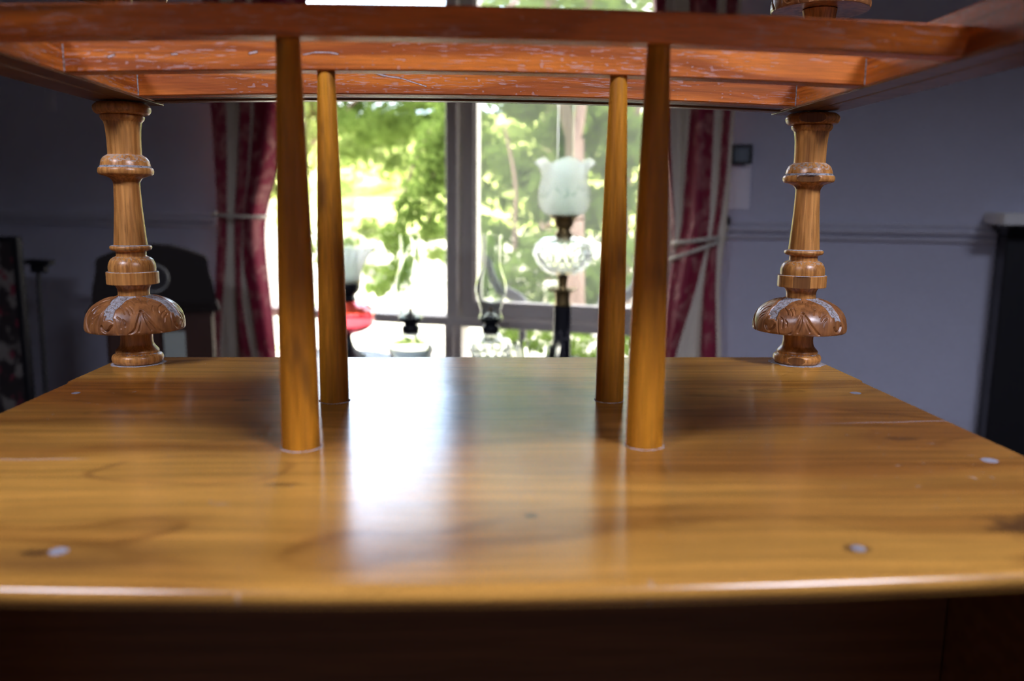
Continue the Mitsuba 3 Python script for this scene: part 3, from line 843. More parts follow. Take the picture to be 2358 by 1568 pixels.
# top shelf carried by the upper posts (above the frame)
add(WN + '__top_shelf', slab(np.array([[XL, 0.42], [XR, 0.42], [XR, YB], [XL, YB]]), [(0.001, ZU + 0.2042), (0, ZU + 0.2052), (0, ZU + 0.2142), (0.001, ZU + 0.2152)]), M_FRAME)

# ------------------------------------------------------------------ curtains
def curtain(key, rows, text, flip):
    """rows: (z, stripe edges u...). Stripes keep their number down the cloth; each stripe is one fold."""
    zs = np.array([r[0] for r in rows])[::-1]
    E = np.array([r[1] for r in rows])[::-1]
    zz = np.linspace(zs[0], zs[-1], 90)
    ed = np.stack([np.interp(zz, zs, E[:, k]) for k in range(E.shape[1])], 1)
    for k in range(ed.shape[1]):
        ed[:, k] = ndimage.gaussian_filter1d(ed[:, k], 1.6, mode='nearest')
    S = 12
    cols = np.linspace(0, E.shape[1] - 1, S * (E.shape[1] - 1) + 1)
    u = np.stack([np.interp(cols, np.arange(E.shape[1]), e) for e in ed], 0)
    fr = cols - np.floor(cols)
    fr[-1] = 1.0
    kk = np.minimum(np.floor(cols).astype(int), E.shape[1] - 2)
    bulge = np.where(kk % 2 == 0, 0.030, -0.016)[None] * np.sin(np.pi * fr)[None]
    wdt = np.stack([np.diff(e)[kk] for e in ed], 0)
    amp = np.clip(wdt / 0.06, 0.1, 1.25)
    fine = 0.006 * np.sin(cols[None] * 9.0 + 3.0 * zz[:, None]) * amp
    w = 0.10 + bulge * amp + fine
    v = np.stack([u, w, np.broadcast_to(zz[:, None], u.shape)], -1)
    # thickness: a second sheet 4 mm behind
    v2 = v - [0, 0.004, 0]
    m = len(cols)
    i, j = np.meshgrid(np.arange(len(zz) - 1), np.arange(m - 1), indexing='ij')
    q = np.stack([i * m + j, i * m + j + 1, (i + 1) * m + j + 1, (i + 1) * m + j], -1).reshape(-1, 4)
    n = v.shape[0] * m
    side = []
    for c in (0, m - 1):
        i_ = np.arange(len(zz) - 1)
        side.append(np.stack([i_ * m + c, (i_ + 1) * m + c, (i_ + 1) * m + c + n, i_ * m + c + n], 1))
    vv, ff = np.vstack([v.reshape(-1, 3), v2.reshape(-1, 3)]), np.vstack([q, q[:, ::-1] + n] + side)
    cc = np.clip(np.broadcast_to(cols[None], u.shape), 1e-4, E.shape[1] - 1 - 1e-4)
    uv = np.stack([cc, np.broadcast_to(zz[:, None], u.shape)], -1).reshape(-1, 2)
    add(key + '__cloth', in_room(vf((vv, ff))), M_CURT, smooth=True, uv=np.vstack([uv, uv]))
    label(key, text, 'curtain', 'curtains either side of the garden window')


curtain('curtain', [(2.36, [-.93, -.85, -.79, -.73, -.70, -.42]), (1.80, [-.905, -.838, -.785, -.735, -.715, -.50]), (1.48, [-.896, -.831, -.779, -.732, -.718, -.575]), (1.25, [-.893, -.842, -.80, -.755, -.745, -.640]),
                    (1.10, [-.894, -.853, -.820, -.785, -.778, -.698]), (1.05, [-.896, -.855, -.822, -.790, -.780, -.704]), (.94, [-.905, -.865, -.826, -.803, -.792, -.700]), (.775, [-.922, -.894, -.828, -.809, -.763, -.682]), (.57, [-.938, -.919, -.823, -.772, -.735, -.665]), (.05, [-.96, -.93, -.80, -.73, -.68, -.62])],
        'burgundy damask and cream striped curtain tied back with one straight cord, left of the window', 0)
curtain('curtain_001', [(2.36, [.60, .66, .74, .84, .87, .915, .93]), (1.43, [.700, .728, .791, .861, .886, .910, .920]), (1.2, [.735, .748, .782, .862, .885, .905, .917]), (1.055, [.757, .763, .782, .862, .872, .887, .912]),
                        (.99, [.752, .753, .756, .848, .860, .888, .905]), (.9, [.742, .743, .744, .833, .853, .890, .902]), (.68, [.733, .734, .735, .774, .853, .904, .918]), (.05, [.70, .702, .704, .73, .853, .92, .94])],
        'burgundy damask and cream striped curtain tied with a crossed looped cord, right of the window', 1)


def loop(cu, cw, cz, ru, rw, tilt, r=0.006, n=48, a0=0.0, a1=2 * math.pi):
    t = np.linspace(a0, a1, n)
    return tube(np.column_stack([cu + ru * np.cos(t), cw + rw * np.sin(t), cz + tilt * np.cos(t)]), r, 8)


add('curtain__tieback', in_room(join(loop(-0.80, 0.095, 1.098, 0.108, 0.062, -0.003, 0.0065), tube(curve([[-0.905, 0.10, 1.101], [-0.918, 0.05, 1.108], [-0.925, 0.012, 1.112]], 16), 0.006, 8))), M_CORD, smooth=40)
add('curtain__hook', in_room(move(lathe(smooth_profile([(0.006, 0.0), (0.006, 0.02), (0.013, 0.024), (0.015, 0.032), (0.008, 0.040)], 0.003), 24), -0.925, 0.0, 1.115, rx=-math.pi / 2)), M_BLACK, smooth=40)
add('curtain_001__tieback', in_room(join(loop(0.822, 0.095, 1.045, 0.068, 0.062, 0.010, 0.0065), loop(0.818, 0.095, 1.012, 0.072, 0.066, 0.028, 0.0060),
                                         tube(curve([[0.885, 0.10, 1.055], [0.90, 0.06, 1.06], [0.912, 0.05, 1.08], [0.905, 0.03, 1.105]], 20), 0.0055, 8),
                                         tube(curve([[0.882, 0.11, 1.050], [0.905, 0.075, 1.045], [0.912, 0.03, 1.052]], 20), 0.0055, 8))), M_CORD, smooth=40)
add('curtain_001__hook', in_room(move(lathe(smooth_profile([(0.006, 0.0), (0.006, 0.03), (0.014, 0.034), (0.017, 0.044), (0.008, 0.052)], 0.003), 24), 0.905, 0.0, 1.105, rx=-math.pi / 2)), M_BLACK, smooth=40)
add('curtain_rod', in_room(tube([[-1.05, 0.10, 2.385], [0.0, 0.10, 2.385], [1.05, 0.10, 2.385]], 0.014, 16)), M_DARK, smooth=40)
label('curtain_rod', 'dark wooden curtain rod above the garden window', 'curtain rod')

# ------------------------------------------------------------------ things on the right wall
add('wall_monitor__frame', in_room(join(box(0.913, 0.974, 0.0, 0.020, 1.276, 1.283, 0.002), box(0.913, 0.974, 0.0, 0.020, 1.328, 1.335, 0.002), box(0.913, 0.920, 0.0, 0.020, 1.283, 1.328), box(0.967, 0.974, 0.0, 0.020, 1.283, 1.328))), M_BLACK)
add('wall_monitor__screen', in_room(box(0.920, 0.967, 0.0, 0.012, 1.283, 1.328)), M_SCREEN)
add('wall_monitor__tab', in_room(box(0.955, 0.974, 0.0, 0.016, 1.268, 1.2755, 0.001)), M_PAPER)
label('wall_monitor', 'small black framed blue grey screen on the wall right of the curtain', 'monitor')
add('wall_notice', in_room(box(0.904, 0.974, 0.0, 0.006, 1.139, 1.267, 0.0015)), M_PAPER)
label('wall_notice', 'plain pale rectangular board hung below the small black framed screen', 'notice board')
add('wall_switch__plate', in_room(box(-1.742, -1.690, 0.0, 0.010, 1.492, 1.572, 0.003)), M_TRIM)
add('wall_switch__rocker', in_room(box(-1.724, -1.708, 0.010, 0.016, 1.515, 1.550, 0.002)), M_TRIM)
label('wall_switch', 'pale wall switch plate high on the dark wall at the left', 'switch')

# fireplace at the right edge
add('fireplace__mantel_shelf', in_room(join(box(1.625, 2.38, 0.0, 0.222, 1.106, 1.138, 0.003))), M_WHITE)
add('fireplace__shelf_moulding', in_room(join(box(1.648, 2.37, 0.0, 0.175, 1.090, 1.1055, 0.004), box(1.656, 2.365, 0.0, 0.14, 1.078, 1.0895, 0.003))), M_BLACK)
add('fireplace__pilaster', in_room(join(box(1.664, 1.86, 0.0, 0.105, 0.0, 1.0775, 0.004))), M_BLACK)
add('fireplace__pilaster_001', in_room(box(2.20, 2.36, 0.0, 0.105, 0.0, 1.0775, 0.004)), M_BLACK)
add('fireplace__frieze', in_room(box(1.862, 2.198, 0.0, 0.085, 0.80, 1.0775, 0.003)), M_BLACK)
add('fireplace__firebox', in_room(box(1.90, 2.17, 0.0, 0.02, 0.0, 0.798)), M_DARK)
label('fireplace', 'black fireplace surround with a thick white mantel shelf at the right edge', 'fireplace')
labels['fireplace__mantel_shelf'] = {'label': 'white painted mantel shelf'}
add('mantel_ornament__body', in_room(move(lathe(smooth_profile([(0.055, 0.0), (0.055, 0.012), (0.046, 0.022), (0.040, 0.045), (0.040, 0.045), (0.028, 0.055), (0.026, 0.10), (0.032, 0.18), (0.030, 0.27), (0.018, 0.30)], 0.006), 40), 1.800, 0.13, 1.138)), M_BLACK, smooth=40)
label('mantel_ornament', 'dark tapering ornament on a stepped foot standing on the white mantel shelf', 'ornament')

# ------------------------------------------------------------------ left side: clock on a cabinet, pale card, tapestry screen
CT = math.radians(38)
CC = W(-0.75, 0.62, 0.0)
CX3 = np.array([math.cos(CT) * U[0] + math.sin(CT) * N[0], math.cos(CT) * U[1] + math.sin(CT) * N[1], 0])
CF3 = np.array([math.sin(CT) * U[0] - math.cos(CT) * N[0], math.sin(CT) * U[1] - math.cos(CT) * N[1], 0])


def at_cabinet(m):
    """Local x to the right and y out of the cabinet's front, z up; the cabinet stands at an angle to the wall."""
    v, f = vf(m)
    return CC + v[:, :1] * CX3 + v[:, 1:2] * CF3 + v[:, 2:] * [0, 0, 1], f


half = [(0.176, 0.836), (0.174, 0.862), (0.170, 0.895), (0.164, 0.915), (0.160, 0.935), (0.158, 0.966), (0.152, 0.977), (0.128, 0.987), (0.090, 1.001), (0.050, 1.012), (0.0, 1.016)]
cx = 0.002
outline = [(cx - a, b) for a, b in half] + [(cx + a, b) for a, b in half[::-1][1:]]
add('arched_clock__case', at_cabinet(prism(outline, -0.11, -0.01)), M_DARK, smooth=30)
add('arched_clock__case_foot', at_cabinet(box(cx - 0.182, cx + 0.182, -0.115, 0.0, 0.824, 0.8355, 0.003)), M_DARK)
tt = np.linspace(0, 2 * np.pi, 64)
add('arched_clock__bezel', at_cabinet(tube(np.column_stack([cx + 0.041 * np.cos(tt), np.full(64, -0.008), 0.914 + 0.041 * np.sin(tt)]), 0.0042, 10)), mat('m_bezel', principled((0.22, 0.22, 0.22), 0.35, metallic=0.6)), smooth=40)
add('arched_clock__dial', at_cabinet(move(lathe([(0.038, 0.0), (0.038, 0.003)], 48), cx, -0.0102, 0.914, rx=-math.pi / 2)), mat('m_dial', principled((0.03, 0.028, 0.03), 0.25)))
add('arched_clock__hand', at_cabinet(box(cx - 0.001, cx + 0.001, -0.0068, -0.006, 0.912, 0.942)), M_BLACK)
add('arched_clock__hand_001', at_cabinet(move(box(-0.0012, 0.0012, 0, 0.001, -0.002, 0.022), cx, -0.0058, 0.914, ry=1.1)), M_BLACK)
label('arched_clock', 'dark arch-topped mantel clock with a pale ring bezel standing on the cabinet', 'clock')
labels['arched_clock__bezel'] = {'label': 'pale metal ring around the dial'}
add('low_cabinet__body', at_cabinet(box(-0.140, 0.172, -0.20, -0.012, 0.06, 0.808, 0.004)), mat('m_mahogany', principled((0.035, 0.012, 0.008), 0.35)))
add('low_cabinet__top', at_cabinet(box(-0.190, 0.190, -0.21, 0.005, 0.808, 0.8235, 0.004)), M_DARK)
for i, (a, b) in enumerate(((-0.134, 0.0145), (0.0175, 0.166))):
    add(num('low_cabinet__door', i), at_cabinet(box(a, b, -0.012, -0.002, 0.09, 0.795, 0.003)), 'm_mahogany')
    add(num('low_cabinet__door', i) + '__knob', at_cabinet(move(lathe([(0.004, 0), (0.004, 0.012), (0.010, 0.016), (0.010, 0.024), (0.004, 0.028)], 20), a + (0.135 if i == 0 else 0.014), -0.002, 0.45, rx=-math.pi / 2)), M_BRASS, smooth=30)
add('low_cabinet__plinth', at_cabinet(box(-0.145, 0.177, -0.205, -0.005, 0.0, 0.06)), M_DARK)
label('low_cabinet', 'dark reddish wooden cabinet under the arched clock beside the left curtain', 'cabinet')
add('paper_card', at_cabinet(box(0.0205, 0.083, -0.0018, 0.001, 0.585, 0.748, 0.0005)), M_CARD)
label('paper_card', 'pale grey green card fixed to the front of the dark cabinet', 'card')

v_, f_ = box(-1.90, -1.418, 0.49, 0.505, 0.18, 1.006)
add('tapestry_screen__panel', in_room((v_, f_)), M_TAP, uv=v_[:, [0, 2]])
add('tapestry_screen__post', in_room(box(-1.418, -1.392, 0.485, 0.51, 0.02, 1.024, 0.003)), M_BLACK)
add('tapestry_screen__post_001', in_room(box(-1.926, -1.90, 0.485, 0.51, 0.02, 1.024, 0.003)), M_BLACK)
add('tapestry_screen__rail', in_room(box(-1.90, -1.418, 0.487, 0.508, 1.006, 1.024, 0.003)), M_BLACK)
add('tapestry_screen__foot', in_room(box(-1.425, -1.385, 0.38, 0.62, 0.0, 0.02, 0.003)), M_BLACK)
add('tapestry_screen__foot_001', in_room(box(-1.933, -1.893, 0.38, 0.62, 0.0, 0.02, 0.003)), M_BLACK)
label('tapestry_screen', 'black framed fire screen with dark mottled floral tapestry at the far left', 'fire screen')
add('fire_tool__shaft', in_room(tube([[-1.385, 0.44, 0.90], [-1.36, 0.47, 0.60], [-1.318, 0.52, 0.012]], 0.0075, 12)), M_BLACK, smooth=40)
add('fire_tool__handle', in_room(join(box(-1.428, -1.318, 0.425, 0.455, 0.925, 0.943, 0.003), box(-1.410, -1.345, 0.43, 0.452, 0.898, 0.9245, 0.004))), M_BLACK)
label('fire_tool', 'slim dark pole with a crosspiece handle leaning beside the tapestry screen', 'fire tool')

# ------------------------------------------------------------------ table with oil lamps before the window
ZL = 0.700
add('lamp_table__top', in_room(box(-0.30, 0.82, 0.46, 1.02, ZL - 0.022, ZL, 0.004)), M_DARK)
for i, (a, b) in enumerate(((-0.26, 0.50), (0.78, 0.50), (-0.26, 0.98), (0.78, 0.98))):
    add(num('lamp_table__leg', i), in_room(box(a - 0.022, a + 0.022, b - 0.022, b + 0.022, 0.0, ZL - 0.0225, 0.003)), M_DARK)
label('lamp_table', 'dark wooden table before the garden window that carries the oil lamps', 'table')


def revolve_uv(prof, n):
    v, f = lathe(prof, n, cap=False)
    return v, f


def flower_rim(v, prof, n, lobes, start, flare, dip):
    """Ruffle the rim of a lathed shade: above profile height start the wall flares and dips in lobes."""
    a = np.tile(np.arange(n) * 2 * np.pi / n, len(prof))
    z0_, z1_ = prof[:, 1].min(), prof[:, 1].max()
    t = np.clip((v[:, 2] - start) / (z1_ - start), 0, 1)
    c = np.cos(lobes * a)
    s = 1 + flare * t ** 2 * c
    v[:, 0] *= s
    v[:, 1] *= s
    v[:, 2] += dip * t ** 2 * c
    return v


# 1 the tall lamp on a marble column
B = np.array([0.2358, 2.10])
k = 'column_oil_lamp'
label(k, 'tall oil lamp with ruffled frosted shade and cut glass font on a dark marble column', 'oil lamp', 'oil lamps on the table before the window')
for q, (hw_, za, zb_) in enumerate(((0.075, 0.0, 0.02), (0.058, 0.02, 0.042), (0.044, 0.042, 0.056))):
    add(num(k + '__foot', q), move(box(-hw_, hw_, -hw_, hw_, za, zb_, 0.003), *B, ZL, rz=-0.35), M_BLACK)
add(k + '__column', move(lathe([(0.0235, 0.056), (0.0225, 0.192)], 40), *B, ZL), M_MARBLE, smooth=40)
add(k + '__capital', move(join(lathe(smooth_profile([(0.0195, 0.192), (0.0225, 0.196), (0.0195, 0.200), (0.0195, 0.200), (0.019, 0.212), (0.021, 0.226), (0.029, 0.232)], 0.003), 40), box(-0.031, 0.031, -0.031, 0.031, 0.232, 0.238, 0.001)), *B, ZL, rz=-0.35), M_BRASS, smooth=30)
add(k + '__stem', move(lathe(smooth_profile([(0.0125, 0.238), (0.0110, 0.245), (0.0130, 0.262), (0.0165, 0.272)], 0.003), 32), *B, ZL), M_BRASS, smooth=40)
fz = 0.2715
fp = smooth_profile([(0.010, fz), (0.034, fz + 0.003), (0.058, fz + 0.020), (0.074, fz + 0.046), (0.0755, fz + 0.060), (0.068, fz + 0.080), (0.050, fz + 0.094), (0.028, fz + 0.099)], 0.0016)


def cut_glass(prof, n, nd, amp, zc):
    v, f = lathe(prof, n)
    m = len(prof) * n
    a = np.arctan2(v[:m, 1], v[:m, 0])
    r = np.hypot(v[:m, 0], v[:m, 1])
    h = (v[:m, 2] - prof[0, 1]) / (prof[-1, 1] - prof[0, 1])
    q = np.abs(np.sin(nd * a / 2 + h * 9.0)) * np.abs(np.sin(nd * a / 2 - h * 9.0))
    env = np.clip(np.minimum(h - 0.08, 0.92 - h) / 0.15, 0, 1)
    s = 1 + env * amp * (q - 0.5) / np.maximum(r, 1e-4)
    v[:m, 0] *= s
    v[:m, 1] *= s
    return v, f


def font(outer, thick, n=96, nd=0, amp=0.0):
    """A hollow glass font: the outer skin and an inner skin turned inside out."""
    o = cut_glass(outer, n, nd, amp, 0) if nd else lathe(outer, n)
    inner = outer.copy()
    inner[:, 0] = np.maximum(inner[:, 0] - thick, 0.002)
    zc = inner[:, 1].mean()
    inner[:, 1] = zc + (inner[:, 1] - zc) * (1 - 2 * thick / (inner[-1, 1] - inner[0, 1]))
    iv, if_ = lathe(inner, n)
    return join(o, (iv, if_[:, ::-1]))


add(k + '__glass_font', move(font(fp, 0.006, 144, 24, 0.0035), *B, ZL), M_GLASS, smooth=False)
add(k + '__collar', move(lathe(smooth_profile([(0.022, fz + 0.099), (0.022, fz + 0.108), (0.017, fz + 0.112), (0.017, fz + 0.118), (0.021, fz + 0.122), (0.026, fz + 0.135), (0.022, fz + 0.137), (0.028, fz + 0.141), (0.036, fz + 0.148), (0.036, fz + 0.152)], 0.002), 48), *B, ZL), M_BRASS, smooth=30)
add(k + '__wick_key', move(join(tube([[0.02, 0, 0.0], [0.047, 0, 0.006]], 0.0018, 8), move(lathe([(0.0015, -0.001), (0.0065, 0), (0.0015, 0.001)], 16), 0.047, 0, 0.006, ry=1.2)), *B, ZL + fz + 0.136, rz=0.1), M_BRASS)
add(k + '__wick_key_001', move(join(tube([[-0.02, 0, -0.012], [-0.045, 0, -0.013]], 0.0016, 8), move(lathe([(0.0015, -0.002), (0.007, 0), (0.0015, 0.002)], 16), -0.045, 0, -0.013, ry=1.57)), *B, ZL + fz + 0.136, rz=0.1), M_BRASS)
sp_ = smooth_profile([(0.038, 0.0), (0.052, 0.008), (0.063, 0.024), (0.0665, 0.044), (0.064, 0.066), (0.0590, 0.088), (0.0595, 0.108), (0.064, 0.126), (0.070, 0.138)], 0.0025)
sv, sf = lathe(sp_, 144, cap=False)
suv = np.column_stack([np.tile(np.arange(144) / 144.0, len(sp_)), (sv[:, 2] / 0.138)])
sv = flower_rim(sv, sp_, 144, 6, 0.092, 0.10, 0.0)
ang_ = np.arctan2(sv[:, 1], sv[:, 0])
tr = np.clip((suv[:, 1] - 0.68) / 0.32, 0, 1) ** 2
cs = np.cos(6 * ang_)
sv[:, 2] += tr * (-0.010 * cs * (cs > 0) + 0.004 * np.maximum(-cs, 0))
add(k + '__shade', move((sv, sf), *B, ZL + fz + 0.150), M_SHADE, smooth=True, uv=suv)
labels[k + '__shade'] = {'label': 'frosted white tulip shade with ruffled rim and etched garland'}
add(k + '__chimney', move(lathe(smooth_profile([(0.024, 0.0), (0.030, 0.03), (0.024, 0.07), (0.020, 0.10), (0.0195, 0.30)], 0.004), 48, cap=False), *B, ZL + fz + 0.152), M_THIN, smooth=True)

# 2 the red lamp on a dark stand
Rp = np.array([-0.312, 2.10])
k = 'dark_lamp_stand'
add(k + '__top', move(lathe([(0.108, 0.048), (0.112, 0.050), (0.112, 0.056), (0.108, 0.059)], 64), *Rp, ZL), mat('m_stand', principled((0.05, 0.012, 0.012), 0.3)), smooth=30)
add(k + '__base', move(lathe([(0.09, 0.0), (0.09, 0.01), (0.05, 0.016), (0.04, 0.04), (0.06, 0.048)], 48), *Rp, ZL), M_DARK, smooth=30)
label(k, 'round dark lamp stand under the red oil lamp', 'stand')
zr = ZL + 0.059
k = 'red_oil_lamp'
label(k, 'oil lamp with red glass font and white shade half hidden behind a spindle', 'oil lamp', 'oil lamps on the table before the window')
add(k + '__foot', move(lathe(smooth_profile([(0.046, 0.0), (0.046, 0.004), (0.036, 0.010), (0.020, 0.024), (0.012, 0.042), (0.0105, 0.056), (0.018, 0.062)], 0.003), 48), *Rp, zr), M_BLACK, smooth=40)
rp = smooth_profile([(0.010, 0.062), (0.034, 0.066), (0.060, 0.080), (0.0685, 0.094), (0.0690, 0.116), (0.062, 0.128), (0.042, 0.138), (0.026, 0.144)], 0.002)
v_, f_ = font(rp, 0.005, 96)
a_ = np.arctan2(v_[:, 1], v_[:, 0])
v_[:, :2] *= (1 + 0.016 * np.abs(np.sin(6 * a_)))[:, None]
add(k + '__glass_font', move((v_, f_), *Rp, zr), M_RED, smooth=40)
labels[k + '__glass_font'] = {'label': 'red glass font'}
add(k + '__burner', move(lathe(smooth_profile([(0.022, 0.144), (0.024, 0.152), (0.020, 0.158), (0.028, 0.166), (0.034, 0.178), (0.034, 0.190)], 0.003), 48), *Rp, zr), M_BLACK, smooth=40)
gal = [move(box(-0.0010, 0.0010, 0.0340, 0.0352, 0.190, 0.1985), rz=t) for t in np.linspace(0, 2 * np.pi, 40)[:-1]]
add(k + '__gallery', move(join(*gal), *Rp, zr), M_BRASS)
rs = smooth_profile([(0.033, 0.188), (0.036, 0.200), (0.040, 0.225), (0.052, 0.250), (0.066, 0.270), (0.070, 0.280)], 0.003)
rv, rf = lathe(rs, 144, cap=False)
ra = np.arctan2(rv[:, 1], rv[:, 0])
rt_ = (rv[:, 2] - 0.188) / 0.092
rv[:, :2] *= (1 + 0.035 * rt_ * np.cos(18 * ra))[:, None]
add(k + '__shade', move((rv, rf), *Rp, zr), mat('m_white_shade', {'type': 'principledthin', 'base_color': {'type': 'rgb', 'value': [0.97, 0.98, 0.99]}, 'roughness': 0.55, 'diff_trans': 1.2, 'spec_trans': 0.6}), smooth=True)
labels[k + '__shade'] = {'label': 'fluted white glass shade'}
add(k + '__chimney', move(lathe(smooth_profile([(0.026, 0.19), (0.031, 0.225), (0.028, 0.27), (0.0265, 0.31), (0.0265, 0.445)], 0.004), 48, cap=False), *Rp, zr), M_THIN, smooth=True)

# 3, 4 the two small clear lamps
for idx, (x, wide, txt) in enumerate(((-0.1515, 1.0, 'small clear glass oil lamp with tall chimney, left of the mullion beside the red lamp'), (0.0526, 0.92, 'small clear glass oil lamp with bulbous chimney, right of the mullion beside the column lamp'))):
    k = num('clear_oil_lamp', idx)
    label(k, txt, 'oil lamp', 'oil lamps on the table before the window')
    p0 = (x, 2.10, ZL)
    tall = lambda pr_: np.asarray(pr_) * [1.0, 1.09]
    body = smooth_profile([(0.030, 0.0), (0.046, 0.004), (0.046, 0.010), (0.026, 0.018), (0.015, 0.026)], 0.002)
    add(k + '__foot', move(lathe(tall(body), 64), *p0), M_GLASS, smooth=40)
    fp2 = smooth_profile([(0.012, 0.0265), (0.030, 0.032), (0.047, 0.048), (0.059 * wide, 0.076), (0.060 * wide, 0.086), (0.047, 0.098), (0.028, 0.106), (0.022, 0.114)], 0.002)
    add(k + '__glass_font', move(font(tall(fp2), 0.005, 96, 16 if idx else 0, 0.0022), *p0), M_GLASS, smooth=False if idx else 40)
    add(k + '__burner', move(lathe(tall(smooth_profile([(0.020, 0.114), (0.022, 0.118), (0.022, 0.128), (0.016, 0.131), (0.018, 0.136), (0.026, 0.139), (0.030, 0.146), (0.030, 0.149)], 0.002)), 48), *p0), M_BLACK, smooth=40)
    add(k + '__wick_tube', move(lathe(tall(smooth_profile([(0.018, 0.1492), (0.015, 0.154), (0.008, 0.159), (0.004, 0.161)], 0.002)), 40), *p0), M_PEWTER, smooth=40)
    add(k + '__wick', move(box(-0.004, 0.004, -0.0015, 0.0015, 0.175, 0.188, 0.0006), *p0), mat('m_wick', diffuse((0.55, 0.38, 0.22))) if idx == 0 else 'm_wick')
    add(k + '__wick_key', move(join(tube([[0.016, 0, 0], [0.042, -0.01, 0.0]], 0.0015, 8), move(lathe([(0.001, -0.001), (0.008, 0), (0.001, 0.001)], 16), 0.043, -0.01, 0, ry=1.57)), x, 2.10, ZL + 0.146), M_BLACK)
    ch = smooth_profile([(0.031, 0.146), (0.029, 0.152), (0.029, 0.165), (0.036, 0.190), (0.039, 0.214), (0.036, 0.240), (0.028, 0.268), (0.0245, 0.300), (0.0250, 0.340)], 0.003)
    if idx:
        ch = smooth_profile([(0.031, 0.146), (0.027, 0.156), (0.026, 0.166), (0.033, 0.190), (0.0395, 0.212), (0.036, 0.236), (0.024, 0.270), (0.0225, 0.300), (0.0230, 0.342)], 0.003)
    ch = tall(ch)
    inn = ch[::-1] - [0.0011, 0.0]
    add(k + '__chimney', move(lathe(np.vstack([ch, inn, ch[:1]]), 72, cap=False), *p0), M_CHIMNEY, smooth=60)

# 5 the cut glass bowl between the clear lamp and the column
bw = smooth_profile([(0.022, 0.0), (0.028, 0.004), (0.030, 0.010), (0.044, 0.030), (0.058, 0.058), (0.066, 0.088)], 0.002)
bi = bw[2:].copy(); bi[:, 0] -= 0.005; bi[0, 0] = 0.004; bi[0, 1] += 0.004
pr = np.vstack([bw, bi[::-1]]) * [0.85, 1.35]
v_, f_ = lathe(pr, 96, cap=False)
a_ = np.arctan2(v_[:, 1], v_[:, 0])
h_ = np.clip(v_[:, 2] / 0.119, 0, 1)
v_[:, :2] *= (1 + 0.022 * h_ * np.cos(12 * a_))[:, None]
v_[:, 2] += 0.004 * h_ ** 3 * np.cos(12 * a_)
cap_v = np.array([[0, 0, 0.0]])
add('glass_bowl', move((v_, f_), 0.160, 1.95, ZL), M_GLASS, smooth=60)
label('glass_bowl', 'clear cut glass bowl between the right clear lamp and the marble column', 'bowl')

# ------------------------------------------------------------------ the garden
gu, gw = np.meshgrid(np.linspace(-34, 20, 55), -np.r_[0.9, np.linspace(2, 48, 47)], indexing='xy')
gd = -gw
gz = 0.0 + 0.012 * gd + 0.9 * np.clip((gd - 9.5) / 6, 0, 1) ** 2 * np.clip((gd - 9.5) / 12, 0.5, 1.0) + 0.16 * np.clip(gd - 15.5, 0, None) + 0.10 * meshkit.fbm(np.stack([gu * 0.5, gw * 0.5, gu * 0], -1), 3, 2) - 0.05
gi, gj = np.meshgrid(np.arange(gu.shape[0] - 1), np.arange(gu.shape[1] - 1), indexing='ij')
gm = gu.shape[1]
add('garden_ground', in_room((np.stack([gu, gw, gz], -1).reshape(-1, 3), np.stack([gi * gm + gj, gi * gm + gj + 1, (gi + 1) * gm + gj + 1, (gi + 1) * gm + gj], -1).reshape(-1, 4))), M_GROUND, smooth=True)
label('garden_ground', 'pale sunlit gravel rising to a grassy bank in the garden outside', 'ground', kind='stuff')
# curved dark arm of a garden seat just outside the glass
k = 'garden_bench'
label(k, 'dark iron garden bench with S-curved arms just outside the right-hand pane', 'bench')
for i, (du, pts) in enumerate(((0, [(-0.004, 0.925), (0.012, 0.938), (0.036, 0.922), (0.062, 0.868), (0.090, 0.835), (0.130, 0.815), (0.160, 0.800), (0.180, 0.772), (0.182, 0.74)]),
                               (0, [(0.66, 0.925), (0.645, 0.938), (0.622, 0.922), (0.60, 0.868), (0.57, 0.835), (0.53, 0.82), (0.49, 0.812), (0.474, 0.79), (0.468, 0.745)]))):
    c = curve([[a, -0.24, b] for a, b in pts], 48)
    add(num(k + '__arm', i), in_room(tube(c, 0.0175 + 0.004 * np.sin(np.linspace(0, np.pi, len(c))), 12, flat=1.0)), M_IRON, smooth=40)
for j in range(5):
    add(num(k + '__slat', j), in_room(box(0.05, 0.60, -0.30 - 0.07 * j, -0.25 - 0.07 * j, 0.40, 0.418, 0.003)), M_IRON)
for i, (a, b) in enumerate(((0.175, -0.24), (0.475, -0.24), (0.06, -0.56), (0.59, -0.56))):
    add(num(k + '__leg', i), in_room(tube([[a, b, 0.02], [a, b, 0.40 if i > 1 else 0.76]], 0.014, 10)), M_IRON, smooth=40)


